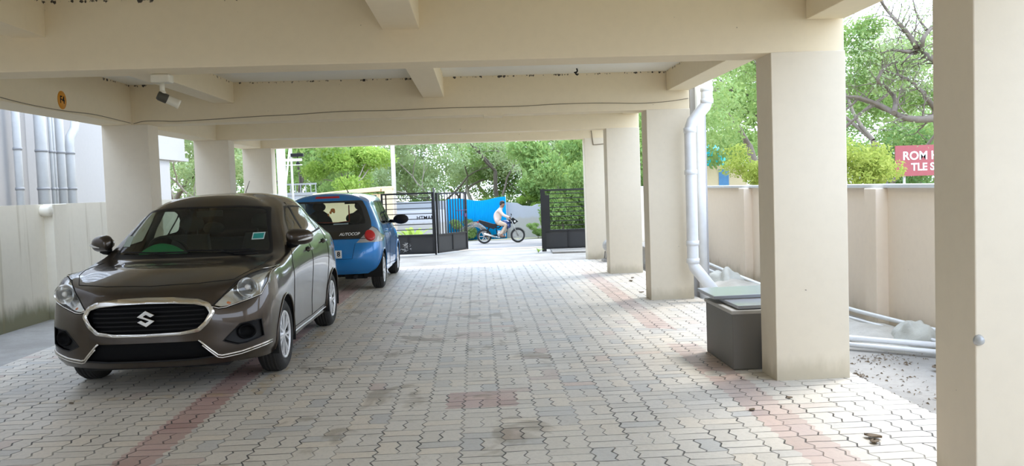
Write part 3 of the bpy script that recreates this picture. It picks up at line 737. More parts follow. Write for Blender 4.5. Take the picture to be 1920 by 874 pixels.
# stickers on the windscreen (lower corner on the viewer's right) and the washed-out permit on the other side
def decal(body_, x0, x1, z0, z1, name, m, parent, lift=.003, k=5):
    P = [[None]*k for _ in range(k)]; q = MB()
    for i in range(k):
        for j in range(k):
            l, n = body_.drop(x0+(x1-x0)*i/(k-1), z0+(z1-z0)*j/(k-1), 'y', -1); P[i][j] = tuple(l+n*lift)
    q.grid(P); return q.build(name, m, parent)
st = decal(B, .495, .595, 1.105, 1.165, 'windscreen_sticker', mat('pale sticker rim', (.55, .70, .70), .6), sed)
decal(B, .503, .587, 1.113, 1.157, 'sticker_face', mat('teal sticker', (.02, .30, .27), .6), st, .0045)
st = decal(B, -.66, -.585, 1.08, 1.17, 'permit_sticker', mat('faded permit sticker', (.42, .52, .46), .6), sed)
# inside
q = MB(); q.box(-.78, .78, 1.0, 3.75, .24, .30); q.box(-.80, .80, 3.02, 3.5, .3, 1.04); q.build('floor_pan', M_under, sed)
q = MB()
P = [[(x, y, z) for y, z in ((1.02, .955), (1.2, .965), (1.42, .96), (1.55, .91), (1.56, .72), (1.5, .5))] for x in [-.74+.148*i for i in range(11)]]
q.grid(P); q.build('dashboard', M_black, sed)
for x in (-.36, .36): seat('front_seat', sed, x, 2.05, .48, back=.60)
q = MB(); q.box(-.62, .62, 2.55, 3.0, .42, .58); q.build('rear_bench', M_seat, sed, bevel=.04)
q = MB(); q.box(-.60, .60, 2.96, 3.10, .55, 1.06); q.build('rear_backrest', M_seat, sed, bevel=.04)
for x in (-.36, .36):
    q = MB(); q.ball((x, 3.03, 1.16), (.12, .05, .07)); q.build('headrest', M_seatw, sed)
q = MB(); Ms = Matrix.Translation((-.36, 1.60, .98)) @ Matrix.Rotation(math.radians(-65), 4, 'X')
ring = [Ms @ Vector((.185*math.cos(2*PI*i/28), .185*math.sin(2*PI*i/28), 0)) for i in range(28)]
q.tube(ring, .016, 8, closed=True); q.tube([Ms @ Vector((-.18, 0, 0)), Ms @ Vector((.18, 0, 0))], .02, 6); q.ball(tuple(Ms @ Vector((0, 0, 0))), .06); q.build('steering_wheel', M_black, sed)
q = MB(); q.box(-.12, .12, 1.70, 1.73, 1.315, 1.375); q.tube([(0, 1.715, 1.37), (0, 1.70, 1.43)], .01, 6); q.build('rear_view_mirror', M_black, sed, bevel=.012)
# pillars and lining seen from outside through the glass
for sg in (1, -1):
    q = MB(); q.tube([(sg*.775, 2.155, 1.0), (sg*.69, 2.155, 1.22), (sg*.585, 2.155, 1.41)], .035, 8); q.build('pillar_lining', M_seat, sed)
    q = MB(); q.tube([(sg*.70, 3.12, 1.08), (sg*.60, 3.02, 1.27), (sg*.53, 2.92, 1.38)], .05, 8); q.build('pillar_lining', M_seat, sed)
for sg in (1, -1):
    for ya in (FA, RA):
        make_wheel(sed, sg*.757, ya, WR, sg, width=.195, rim=.197)
        wheel_well('wheel_well', sed, sg*.56, sg*.865, ya, WR, .347)
q = MB(); q.box(-.55, .55, .15, 3.9, .19, .30); q.box(-.76, .76, 1.28, 2.86, .19, .30);  q.build('underbody', M_under, sed)
q = MB(); q.box(-.62, .62, .40, .95, .30, .78); q.build('engine_bay', M_under, sed)
green = MB()
P = []
for i in range(9):
    t = i/8; P.append([(-.53+.42*j/14, 1.18+.26*t, .975+.125*math.sin(PI*j/14)**.6*math.sin(PI*(t*.75+.12))) for j in range(15)])
green.grid(P); go = green.build('green_cloth', mat('green cloth', (.01, .33, .11), .8)); go.location = sed.location
tag(go, 'green rounded cloth lying on the dashboard of the brown sedan', 'cloth')
# ================================================================ blue hatchback, its tail towards the camera
hat = empty('hatchback', (-2.31, 13.22, 0)); tag(hat, 'bright blue small hatchback seen from behind, parked beyond the brown sedan', 'car')
T = [
 [(0,.10,.26),(0,.03,.34),(0,0,.45),(0,.01,.60),(0,.05,.72),(0,.09,.80),(0,.15,.95),(0,.24,1.12),(0,.34,1.28),(0,.43,1.41),(0,.56,1.47),(0,.9,1.495)],
 [(.35,.11,.26),(.35,.04,.34),(.35,.01,.45),(.35,.02,.60),(.35,.055,.72),(.35,.10,.80),(.33,.16,.95),(.32,.25,1.12),(.30,.35,1.28),(.28,.44,1.405),(.2,.58,1.463),(0,.95,1.498)],
 [(.58,.16,.26),(.60,.10,.34),(.61,.06,.45),(.61,.06,.60),(.61,.09,.72),(.61,.13,.80),(.58,.20,.95),(.55,.29,1.12),(.52,.38,1.28),(.49,.46,1.39),(.3,.62,1.455),(0,1.0,1.50)],
 [(.74,.28,.26),(.77,.22,.34),(.785,.19,.45),(.785,.19,.60),(.775,.21,.72),(.77,.25,.81),(.735,.33,.96),(.685,.41,1.12),(.63,.48,1.27),(.575,.54,1.375),(.36,.72,1.445),(0,1.08,1.503)],
 [(.80,.5,.25),(.825,.5,.34),(.835,.5,.46),(.838,.5,.60),(.832,.5,.72),(.818,.5,.83),(.782,.52,.97),(.725,.60,1.12),(.66,.66,1.27),(.60,.70,1.385),(.38,.85,1.45),(0,1.2,1.505)],
 [(.80,.95,.22),(.82,.95,.30),(.828,.95,.45),(.836,.95,.60),(.838,.95,.73),(.82,.95,.85),(.79,.97,.96),(.727,1.0,1.13),(.665,1.03,1.28),(.605,1.06,1.40),(.39,1.1,1.457),(0,1.35,1.505)],
 [(.80,1.5,.22),(.82,1.5,.30),(.825,1.5,.45),(.834,1.5,.60),(.838,1.5,.74),(.822,1.5,.85),(.79,1.5,.945),(.728,1.5,1.12),(.667,1.5,1.28),(.607,1.5,1.405),(.39,1.5,1.46),(0,1.6,1.503)],
 [(.80,2.1,.22),(.82,2.1,.30),(.825,2.1,.45),(.834,2.1,.60),(.838,2.1,.74),(.822,2.1,.84),(.79,2.1,.93),(.73,2.08,1.11),(.665,2.03,1.27),(.60,1.95,1.405),(.38,1.85,1.455),(0,1.8,1.495)],
 [(.80,2.5,.22),(.82,2.5,.30),(.826,2.5,.45),(.835,2.5,.60),(.838,2.5,.73),(.82,2.5,.83),(.785,2.5,.915),(.71,2.36,1.09),(.645,2.2,1.26),(.585,2.05,1.39),(.37,1.95,1.44),(0,1.92,1.485)],
 [(.80,2.87,.22),(.83,2.87,.30),(.84,2.87,.45),(.84,2.87,.58),(.83,2.87,.70),(.80,2.87,.80),(.74,2.75,.92),(.67,2.5,1.08),(.60,2.28,1.25),(.54,2.10,1.375),(.33,2.02,1.43),(0,2.0,1.468)],
 [(.78,3.25,.25),(.80,3.25,.34),(.80,3.25,.45),(.795,3.25,.58),(.78,3.25,.68),(.74,3.2,.80),(.66,2.85,.935),(.60,2.6,1.08),(.53,2.34,1.25),(.47,2.14,1.37),(.28,2.07,1.42),(0,2.06,1.455)],
 [(.55,3.5,.25),(.57,3.52,.34),(.57,3.53,.45),(.57,3.52,.58),(.55,3.47,.68),(.52,3.3,.81),(.48,2.92,.94),(.44,2.66,1.08),(.40,2.39,1.25),(.35,2.18,1.365),(.2,2.12,1.413),(0,2.11,1.445)],
 [(0,3.56,.25),(0,3.6,.34),(0,3.61,.45),(0,3.59,.58),(0,3.52,.68),(0,3.33,.82),(0,2.97,.945),(0,2.7,1.08),(0,2.43,1.25),(0,2.22,1.365),(0,2.18,1.41),(0,2.16,1.435)],
]
H = Body(flat_roof(T))
back = lambda c: c.y < .75
RA2, FA2, WR2 = .50, 2.845, .285
for sg in (1, -1):
    for ya in (RA2, FA2): H.cut(circ(ya, WR2, .325, 28), 'x', side[sg], 99)
for k, sg in enumerate((1, -1)):
    t = 10+k*20; m_ = lambda P: [(sg*x, z) for x, z in P]
    H.cut(m_([(.455, .735), (.62, .90), (.69, .975), (.76, .93), (.835, .80), (.825, .735)]), 'y', back, t+5)
    H.cut(rr([(.66, 1.02), (.92, .965), (1.42, .955), (1.42, 1.35), (.98, 1.355)], .03), 'x', side[sg], t)
    H.cut(rr(inset([(.66, 1.02), (.92, .965), (1.42, .955), (1.42, 1.35), (.98, 1.355)], .022), .03), 'x', side[sg], t+1, only=t)
    H.cut(rr([(1.44, .955), (2.46, .94), (2.10, 1.30), (1.98, 1.352), (1.44, 1.352)], .03), 'x', side[sg], t+2)
    H.cut(rr(inset([(1.44, .955), (2.46, .94), (2.10, 1.30), (1.98, 1.352), (1.44, 1.352)], .022), .03), 'x', side[sg], t+3, only=t+2)
    H.cut(rr([(.96, .40), (1.425, .27), (1.425, 1.36), (.98, 1.37), (.62, 1.02), (.86, .62)], .02), 'x', side[sg], t+8)
    H.cut(rr([(1.435, .27), (2.45, .27), (2.50, .93), (2.12, 1.32), (1.98, 1.37), (1.435, 1.365)], .02), 'x', side[sg], t+7)
tg_o = rr([(-.60, .80), (.60, .80), (.685, .93), (.67, 1.05), (.60, 1.25), (.535, 1.375), (-.535, 1.375), (-.60, 1.25), (-.67, 1.05), (-.685, .93)], .03)
H.cut(tg_o, 'y', back, 1)
tg_i = rr([(-.60, 1.01), (.60, 1.01), (.535, 1.24), (.475, 1.345), (-.475, 1.345), (-.535, 1.24)], .05)
H.cut(tg_i, 'y', back, 2, only=1)
H.cut([(-.19, 1.418), (.19, 1.418), (.175, 1.448), (-.175, 1.448)], 'y', back, 4)
fwn = rr([(-.60, .96), (.60, .96), (.47, 1.35), (-.47, 1.35)], .04)
H.cut(fwn, 'y', lambda c: c.y > 2.0, 5)
H.part(0, 'body', M_blue, hat)
tgp = H.part(1, 'tailgate_panel', mat('gloss black panel', (.012, .013, .014), .12, coat=.6), hat); H.part(2, 'rear_window', M_glassc, tgp); H.part(4, 'brake_light', M_redlamp, hat)
H.part(5, 'windscreen', M_glassc, hat)
for k, sg in enumerate((1, -1)):
    t = 10+k*20
    d1 = H.part(t+7, 'front_door', M_blue, hat); d2 = H.part(t+8, 'rear_door', M_blue, hat)
    H.part(t, 'window_seal', M_black, d2); H.part(t+1, 'window_glass', M_glassd, d2)
    H.part(t+2, 'window_seal', M_black, d1); H.part(t+3, 'window_glass', M_glassd, d1)
    tl = H.part(t+5, 'tail_lamp', M_lens, hat)
    H.part(t+5, 'lamp_bed', mat('pale lamp housing', (.62, .58, .55), .3), tl, fn=lambda co: co+Vector((-sg*.004, .02, 0)))
    l, n = H.drop(sg*.665, .842, 'y', -1)
    Mq = Matrix.Translation(l) @ n.to_track_quat('Z', 'Y').to_matrix().to_4x4()
    q = MB(); q.lathe([(.092, -.03), (.089, .004), (.075, .012), (.045, .017), (0, .018)], 32, Mq @ Matrix.Diagonal((.92, 1.0, 1, 1))); q.build('stop_lens', M_redlamp, tl)
    q = MB()
    for pts in ([(.62, 1.02), (.86, .62), (.96, .40)], [(1.43, 1.36), (1.43, .27)], [(.96, .33), (2.45, .27)], [(2.47, .27), (2.50, .93)]):
        L_ = H.line(pts, 'x', sg, .0005)
        if len(L_) > 2: q.tube(L_, .003, 5)
    q.build('door_gap', M_seam, hat)
    for dd, hy, hz in ((d2, 1.03, .885), (d1, 1.60, .865)):
        a = H.line([(hy-.09, hz), (hy+.09, hz)], 'x', sg, .0, .03)
        q = MB(); q.tube([a[0]]+[p+Vector((sg*.03, 0, 0)) for p in a[1:-1]]+[a[-1]], [.006]+[.012]*(len(a)-2)+[.006], 8); q.build('door_handle', M_blue, dd)
    q = MB(); q.tube([(sg*.76, 2.36, .97), (sg*.85, 2.33, .965)], .03, 8); q.ball((sg*.955, 2.30, 1.0), (.135, .055, .088), 18, 10); q.build('wing_mirror', M_black, hat)
    q = MB(); q.tube(H.line([(.97, .26), (2.45, .245)], 'x', sg, .001), .006, 6); q.build('sill_glint', M_cap, hat)  # same silver tube as the sedan's reflected sill line
    for ya in (RA2, FA2):
        make_wheel(hat, sg*.735, ya, WR2, sg, width=.18, rim=.19)
        wheel_well('wheel_well', hat, sg*.55, sg*.83, ya, WR2, .327)
        L_ = H.line([(ya+.33*math.cos(a), WR2+.33*math.sin(a)) for a in [-.1+(PI+.2)*i/26 for i in range(27)]], 'x', sg, .001, .05)
        q = MB(); q.tube(L_, .008, 8); q.build('arch_lip', M_blue, hat)
q = MB(); q.tube(H.line([(-.60, .795), (.60, .795)], 'y', -1, .001), .004, 5); q.tube(H.line([(-.45, .73), (-.40, .50), (.40, .50), (.45, .73)], 'y', -1, .0005), .003, 5); q.build('tailgate_gap', M_seam, hat)
# number plate, of which only the last figure shows past the sedan
def text_mesh(s, size, m, name, parent=None, extrude=.001, align='CENTER', shear=0., bold=0.):
    cu = bpy.data.curves.new(name, 'FONT'); cu.body = s; cu.size = size; cu.extrude = extrude; cu.align_x = align; cu.align_y = 'CENTER'; cu.shear = shear; cu.offset = bold
    o = bpy.data.objects.new(name, cu); COL.objects.link(o)
    dg = bpy.context.evaluated_depsgraph_get(); me = bpy.data.meshes.new_from_object(o.evaluated_get(dg)); COL.objects.unlink(o); bpy.data.objects.remove(o)
    me.materials.clear(); me.materials.append(m); o = bpy.data.objects.new(name, me); COL.objects.link(o); 
    if parent: o.parent = parent
    return o
l, n = H.drop(0, .575, 'y', -1)
q = MB(); q.box(-.25, .25, l.y-.018, l.y-.004, .515, .635); plate = q.build('number_plate', M_whitep, hat, bevel=.006)
q = MB(); q.box(-.235, .235, l.y-.019, l.y-.0175, .528, .530); q.box(-.235, .235, l.y-.019, l.y-.0175, .620, .622); q.build('plate_border', M_seam, plate)
tx = text_mesh('8', .10, M_seam, 'plate_figure', plate, .001, bold=.002); tx.location = (.205, l.y-.020, .575); tx.rotation_euler = (PI/2, 0, 0)
l, n = H.drop(.38, .875, 'y', -1)
tx = text_mesh('AUTOCOP', .062, M_whitep, 'tailgate_lettering', tgp, .001, shear=.3, bold=.001); tx.location = (.36, l.y-.022, .868); tx.rotation_euler = (PI/2-.25, 0, .16)
q = MB()
for i in range(7): q.box(.255+.026*i, .275+.026*i, l.y-.006, l.y-.003, .826, .834)
q.build('lettering_underline', M_whitep, tgp)
l, n = H.drop(-.02, 1.22, 'y', -1)
q = MB(); q.ball((.09, l.y+.05, 1.235), (.035, .012, .03)); q.ball((.055, l.y+.05, 1.20), (.018, .01, .022)); q.ball((.105, l.y+.05, 1.21), (.02, .01, .02)); q.ball((.02, l.y+.05, 1.165), (.012, .008, .02)); tt = q.build('window_ornament', mat('orange ornament', (.80, .25, .05), .6), hat)
q = MB(); q.box(-.10, .22, .50, .52, 1.40, 1.0) if False else None
q.tube([(-.02, .60, 1.035), (-.30, .60, 1.05), (.10, .60, 1.03), (.30, .60, 1.05)], .008, 6); q.tube([(.30, .60, 1.05), (.30, .60, 1.30)], .010, 6); q.build('red_lines', mat('red lines', (.55, .05, .02), .6), hat)  # red strip along the seat tops; a pole's reflection drawn as solid tube
q = MB(); q.box(-.78, .78, .35, 2.9, .24, .30); q.box(-.66, .66, .45, .60, .30, .98); q.build('floor_pan', M_under, hat)
q = MB(); q.box(-.55, .55, .62, .74, .55, 1.0); q.build('rear_backrest', M_seat, hat, bevel=.04)
for x in (-.34, .36):
    q = MB(); q.ball((x, .70, 1.09), (.13, .05, .085)); q.build('headrest', M_seatw, hat)
    q = MB(); q.ball((x, 1.60, .86), (.24, .08, .36)); q.ball((x, 1.60, 1.27), (.11, .05, .08)); q.build('front_seat', M_seat, hat)
q = MB(); q.box(.02, .24, 2.02, 2.04, 1.30, 1.36); q.build('rear_view_mirror', M_black, hat, bevel=.01)
q = MB(); P = [[(x, y, z) for y, z in ((2.9, .92), (2.5, .95), (2.2, .90), (2.15, .6))] for x in (-.7, -.3, .3, .7)]; q.grid(P); q.build('dashboard', M_black, hat)
q = MB(); q.box(-.68, .68, 3.0, 3.45, .22, .6); q.box(-.5, .5, .35, 3.3, .2, .30); q.build('underbody', M_under, hat)
q = MB(); q.tube([(.42, .10, .21), (.42, .45, .23)], .03, 12); q.tube([(.25, .30, .235), (.58, .30, .235)], .065, 12); q.build('exhaust', M_under, hat)
q = MB(); q.tube([(.12, 1.85, 1.50), (.10, 1.8, 1.56), (.02, 1.62, 1.74)], [.012, .004, .003], 6); q.build('aerial', M_black, hat)
a = H.line([(-.30, 1.05), (.0, 1.03), (.30, 1.04)], 'y', -1, .012, .04)
q = MB(); q.tube(a, .006, 6); q.tube([a[0], a[0]+Vector((.10, -.01, -.09))], .008, 6); q.build('rear_wiper', M_black, hat)
# ================================================================ ground outside, road, walls and houses
def gz(y):      # the ground falls from the gate to the road
    return 0 if y < 21.2 else (-.80*(y-21.2)/12 if y < 33.2 else -.80)
def ground_strip(name, m, x0, x1, ys, dz=0.):
    q = MB(); P = [[(x, y, gz(y)+dz) for x in np.linspace(x0, x1, 5)] for y in ys]; q.grid(P, smooth=False)
    P2 = [[(x, y, gz(y)+dz-.3) for x in (x0, x1)] for y in ys]; q.grid(P2, smooth=False, flip=True)
    return struct(q.build(name, m, fixn=False))
struct(MB().prism([(-4.5, 17.2), (2.78, 17.4), (4.6, 21.3), (-6.2, 21.3)], -.25, -.012).build('gate_apron', M_conc))
ground_strip('sand_apron', M_sand, -14, 26, [21.3, 24, 27, 30, 31.5])
ground_strip('road', M_road, -60, 60, [31.5, 33.2, 38.0], .0)
ground_strip('road_verge', M_soil, -60, 60, [38.0, 39.5, 60], .01)
struct(MB().box(4.6, 60, -20, 31.5, -1.3, -.25).build('ground', M_soil)); struct(MB().box(-60, -6.2, -20, 31.5, -1.3, -.25).build('ground', M_soil))
struct(MB().box(-60, 60, -60, -5.0, -.5, -.1).build('ground', M_conc))
struct(MB().box(-120, 120, 60, 200, -2, -.9).build('ground', M_soil))

# walls across the road
M_washed = plaster('washed out grey wall', (.40, .42, .46), base=True)
M_painted = plaster('white painted wall', (.56, .57, .60), base=True)
q = MB()
xs_ = np.linspace(1.15, 14, 60)
top = [.78+.05*math.sin(x*1.7)-(.10 if 2.0 < x < 2.5 else 0)-.03*(x-1) for x in xs_]
q.prism([(x, z) for x, z in zip(xs_, top)]+[(14, -1.2), (1.15, -1.2)], 39.2, 39.45, 'y'); struct(q.build('far_wall', M_washed))
struct(MB().box(-12, -1.35, 39.2, 39.4, -1.2, .98).build('far_wall', M_washed))
struct(MB().box(-5.2, -1.42, 37.6, 37.75, -1.1, .62).build('painted_wall', M_painted, bevel=.01))
# blue sheet fence
mb_, N, b = newmat('bright blue sheet'); p = N.obj(); X = N.xyz(p)
c = N.mix(N.noise(p, 1.5, 4), (.0, .20, .46), (.0, .27, .56)); N.put(b.inputs['Base Color'], c); b.inputs['Roughness'].default_value = .8; b.inputs['Specular IOR Level'].default_value = .1
bf = empty('sheet_fence', (0, 38.9, 0)); tag(bf, 'bright blue corrugated sheet fence with wavy top across the road', 'fence')
def tarp_top(x): return 1.0+.07*math.sin((x+1.3)*2.9+.6)
for i, (a, b_) in enumerate(((-1.36, -.12), (-.115, 1.27))):
    q = MB(); xs_ = np.linspace(a, b_, 60); P = [[(x, .012*math.sin(x*2*PI/.09), z) for z in (-.85, 0, tarp_top(x))] for x in xs_]; q.grid(P)
    o = q.build('sheet_panel', mb_, bf); sd = o.modifiers.new('t', 'SOLIDIFY'); sd.thickness = .01
M_pole = mat('galvanised pole', (.52, .52, .50), .5, .3)
for x in (-1.36, -.117, 1.26):
    q = MB(); q.tube([(x, .05, -.85), (x, .05, tarp_top(x)+(.08 if x > 1 else 0))], .022, 8); q.build('fence_post', M_pole, bf)
q = MB(); q.box(-.2, .1, -.03, -.01, -.02, .02); q.box(-.22, -.18, -.035, -.01, -.25, .0); q.build('fence_latch', M_seam, bf)
# writing painted on the white wall
tx = text_mesh('HTMAM', .22, M_seam, 'painted_letters', None, .002, bold=.002); tx.location = (-2.22, 37.592, .30); tx.rotation_euler = (PI/2, 0, 0)
tag(tx, 'black painted letters on the white wall across the road', 'writing')
# lamp pole and thin poles
q = MB(); q.tube([(-2.92, 31, -.8), (-2.85, 31, 9)], [.085, .06], 14); lp = q.build('street_pole', mat('pale concrete pole', (.66, .66, .64), .7)); tag(lp, 'tall pale concrete pole rising behind the left gate', 'pole')
q = MB(); q.tube([(-4.52, 21.8, 0), (-4.52, 21.8, 6)], .028, 8); o = q.build('metal_pole', M_whitep); tag(o, 'thin upright white pole just right of the last left column', 'pole')
q = MB(); q.tube([(-4.98, 21.9, -.02), (-4.56, 21.9, 2.7)], .022, 8); o = q.build('metal_pole', M_whitep); tag(o, 'thin white pole leaning against the upright white one', 'pole')
q = MB(); q.box(-4.68, -4.50, 20.9, 21.05, 0, 2.75); q.box(-4.50, -4.10, 20.95, 21.0, 2.28, 2.34); q.box(-4.50, -4.10, 20.95, 21.0, 2.18, 2.20); o = q.build('white_post', M_whitep, bevel=.01); tag(o, 'square white post with short arms at the end of the left columns', 'post')
q = MB(); q.box(-4.52, -4.22, 21.72, 21.85, 2.42, 2.50); q.ball((-4.36, 21.78, 2.25), .05); q.tube([(-4.36, 21.78, 2.25), (-4.36, 21.78, 2.45)], .012, 6); o = q.build('pole_lamp', M_black, bevel=.01); tag(o, 'small dark lamp head beside the thin white pole', 'lamp')
# cream hut with flat roof and pillar beside the gate
M_hut = plaster('cream hut plaster', (.78, .64, .42))
hut = empty('cream_hut', (0, 26.6, 0)); tag(hut, 'low cream building with flat roof and pillar behind the blue hatchback', 'building')
q = MB(); q.box(-4.75, -2.98, 0, 3, -.5, 1.42); q.build('wall', M_hut, hut)
q = MB(); q.prism([(-4.9, 1.40), (-2.9, 1.50), (-2.9, 1.64), (-4.9, 1.50)], -.15, 3.2, 'y'); q.build('roof_slab', M_hut, hut, bevel=.01)
q = MB(); q.box(-2.78, -2.54, 0, .3, -.5, 1.56); q.box(-3.0, -2.5, 0, .3, 1.56, 1.64); q.build('pillar', M_hut, hut, bevel=.01)
# grey railed terrace far left
M_rail = mat('grey rail', (.35, .36, .38), .6)
gt = empty('terrace', (0, 33, 0)); tag(gt, 'grey railed flat terrace between the left poles and the trees', 'building')
q = MB(); q.box(-7.4, -5.95, 0, 4, -.8, 1.46); q.build('wall', M_washed, gt)
q = MB(); q.box(-7.4, -5.95, -.05, 0, 1.84, 1.90); q.box(-7.4, -5.95, -.05, 0, 1.46, 1.56)
q.build('rail', M_rail, gt)
for x in np.linspace(-7.3, -6.0, 8):
    q = MB(); q.box(x, x+.03, -.04, -.01, 1.5, 1.86); q.build('rail_post', M_rail, gt)
# left neighbour house with drain pipes
nb = empty('neighbour_house', (-7.3, 10, 0)); tag(nb, 'tall white house beyond the left compound wall', 'house')
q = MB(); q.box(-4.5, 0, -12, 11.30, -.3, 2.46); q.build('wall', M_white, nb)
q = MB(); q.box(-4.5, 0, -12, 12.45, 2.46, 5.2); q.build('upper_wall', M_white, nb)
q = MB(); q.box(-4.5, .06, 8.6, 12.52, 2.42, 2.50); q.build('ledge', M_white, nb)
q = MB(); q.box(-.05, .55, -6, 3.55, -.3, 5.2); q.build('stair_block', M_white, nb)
M_pvc = mat('grey white drain pipe', (.62, .64, .65), .45)
def vpipe(x, y, r, top, label, name='drain_pipe', bot=-.2, extra=None):
    o = empty(name, (x, y, 0)); tag(o, label, 'pipe')
    q = MB(); pts = [(0, 0, bot), (0, 0, top)]+(extra or []); q.tube(pts, r, 14); q.build('pipe', M_pvc, o)
    for z in (1.72, 2.30):
        q = MB(); q.lathe([(r+.0, z-.02), (r+.008, z-.018), (r+.008, z+.018), (r, z+.02)], 14); q.build('pipe_clip', M_rail, o)
    return o
vpipe(-6.62, 13.02, .055, 5.0, 'grey drain pipe on the white house, leftmost of the row')
vpipe(-6.62, 13.72, .085, 5.0, 'thick drain pipe on the white house, second from the left')
vpipe(-6.62, 14.03, .028, 5.0, 'thin conduit pipe on the white house beside the second drain pipe')
vpipe(-6.62, 14.13, .022, 5.0, 'thinnest conduit pipe on the white house, next to the thick right pipe')
vpipe(-6.62, 14.34, .065, 5.0, 'upright drain pipe on the white house just left of the bent one')
vpipe(-6.60, 14.62, .07, 2.42, 'drain pipe with bent top on the white house, rightmost of the row', extra=[(0, .03, 2.56), (.02, .16, 2.70), (.02, .24, 2.95)])
# drain outlet on the left wall
q = MB(); Mo = Matrix.Translation((-5.66, 11.55, 1.40)) @ Matrix.Rotation(PI/2, 4, 'Y'); q.lathe([(.0, -.06), (.070, -.06), (.070, .14), (.062, .16), (0, .165)], 20, Mo); o = q.build('drain_outlet', M_wallL); tag(o, 'short round drain outlet poking from the top of the left wall', 'pipe')

# ================================================================ gates
M_gate = mat('black painted steel', (.020, .021, .023), .45, .2, var=.3)
M_sheet = mat('charcoal steel sheet', (.035, .036, .038), .55, .1, var=.2, scale=3)
def gate(name, label, loc, rz, L, H_, kind, nbar, sheet_top=.47, base=.03, stiff=2):
    g = empty(name, loc, rz); tag(g, label, 'gate')
    q = MB()
    q.box(0, L, -.02, .02, H_-.04, H_); q.box(0, L, -.02, .02, base, base+.04); q.box(0, L, -.02, .02, sheet_top-.03, sheet_top+.01)
    q.box(0, .045, -.022, .022, base, H_); q.box(L-.045, L, -.022, .022, base, H_)
    q.build('frame', M_gate, g)
    q = MB(); q.box(.04, L-.04, -.004, .004, base+.03, sheet_top-.02); q.build('sheet', M_sheet, g)
    for i in range(1, stiff):
        x = L*i/stiff; q = MB(); q.box(x-.018, x+.018, -.02, .02, base+.03, sheet_top-.02); q.build('stiffener', M_gate, g)
    for i in range(nbar):
        q = MB()
        if kind == 'h':
            z = sheet_top+(H_-sheet_top)*(i+1)/(nbar+1); q.box(.04, L-.04, -.008, .008, z-.009, z+.009)
        else:
            x = L*(i+1)/(nbar+1); q.box(x-.010, x+.010, -.008, .008, sheet_top, H_-.03)
        q.build('bar', M_gate, g)
    return g
g1 = gate('gate_leaf', 'black gate leaf with horizontal bars behind the blue hatchback', (-2.20, 20.17, 0), -.02, 1.20, 1.44, 'h', 7, .47, stiff=2)
q = MB(); q.box(.10, .13, -.012, .012, .47, 1.42); q.build('bar', M_gate, g1)
rnd = random.Random(4)
q = MB()
for i in range(26):
    x, z = .62+rnd.uniform(-.06, .12)-.10, rnd.uniform(.08, .30); a = rnd.uniform(0, PI)
    q.tube([(x, -.008, z), (x+.05*math.cos(a), -.008, z+.04*math.sin(a)), (x+.09*math.cos(a+.8), -.008, z+.05*math.sin(a+.8))], .003, 4)
q.build('scratches', M_whitep, g1)
g2 = gate('gate_leaf', 'black gate leaf with upright bars and a bolt, folded towards the road', (-.94, 20.19, 0), math.atan2(.97, .66), 1.19, 1.42, 'v', 10, .46, stiff=2)
q = MB(); q.tube([(.75, -.03, .98), (1.17, -.03, .98)], .008, 8); q.box(.93, .97, -.035, -.02, .85, .98); q.box(1.06, 1.15, -.035, -.02, .82, .90); q.build('bolt', mat('violet black bolt', (.06, .03, .12), .5), g2)
q = MB(); q.tube([(-.0, 0, -.08), (0, 0, 1.46)], .022, 10); q.build('hinge_post', M_gate, g1).location = (1.215, 0, .08)
q = MB(); q.box(-2.42, -2.30, 20.1, 20.25, 0, 1.42); o = q.build('gate_post', M_gate, bevel=.01); tag(o, 'black square steel post at the outer end of the left gate', 'post')
g3 = gate('gate_leaf', 'black gate leaf with horizontal bars right of the drive', (1.44, 19.9, 0), 0, 1.22, 1.41, 'h', 8, .48, stiff=2, base=.05)
q = MB(); q.box(.045, .20, -.025, .025, .45, 1.28); q.box(0, .10, -.03, .03, 0, 1.42); q.build('lock_panel', M_gate, g3)
struct(MB().prism([(1.62, 19.3), (2.9, 19.2), (2.9, 21), (1.7, 21)], -.02, .035).build('cement_pad', M_conc, bevel=.02))

# ================================================================ pipes, box, rubble beside the columns
M_pvcw = mat('white plastic pipe', (.80, .82, .84), .35, coat=.2)
dp = empty('downpipe', (2.66, 10.8, 0)); tag(dp, 'thick white downpipe with two bends beside the second right column', 'pipe')
q = MB(); q.tube([(.22, 0, 2.95), (.22, 0, 2.47), (.20, 0, 2.41), (.03, 0, 2.22), (0, 0, 2.14), (0, 0, .50), (.015, 0, .42), (.26, -.24, .05)], .072, 18); q.build('pipe', M_pvcw, dp)
for z, x in ((2.62, .22), (2.47, .22), (2.12, 0), (1.60, 0), (.72, 0), (.50, 0)):
    q = MB(); q.lathe([(.072, -.03), (.080, -.028), (.080, .028), (.072, .03)], 18, Matrix.Translation((x, 0, z))); q.build('socket', M_pvcw, dp)
q = MB(); q.tube([(2.88, 11.16, -.02), (2.88, 11.16, 2.95)], .055, 16); o = q.build('slim_pipe', M_pvcw); tag(o, 'slimmer straight white pipe behind the thick downpipe', 'pipe')
q = MB(); q.box(2.78, 2.98, 11.24, 11.34, -.02, 2.95); o = q.build('pipe_casing', M_white); struct(o)
M_box = mat('dark grey cement paint', (.145, .14, .13), .6, var=.08, scale=3)
sb = empty('sump_box', (1.96, 6.74, 0)); tag(sb, 'dark grey square cement box under slabs against the near right column', 'box')
q = MB(); q.box(0, .72, 0, .80, 0, .46); q.build('box_body', M_box, sb, bevel=.01)
q = MB(); q.box(-.012, .73, -.012, .81, .44, .472); q.build('box_rim', mat('pale cement rim', (.40, .39, .37), .6), sb, bevel=.008)
M_slab = mat('polished grey stone slab', (.30, .32, .36), .16, var=.08, scale=3)
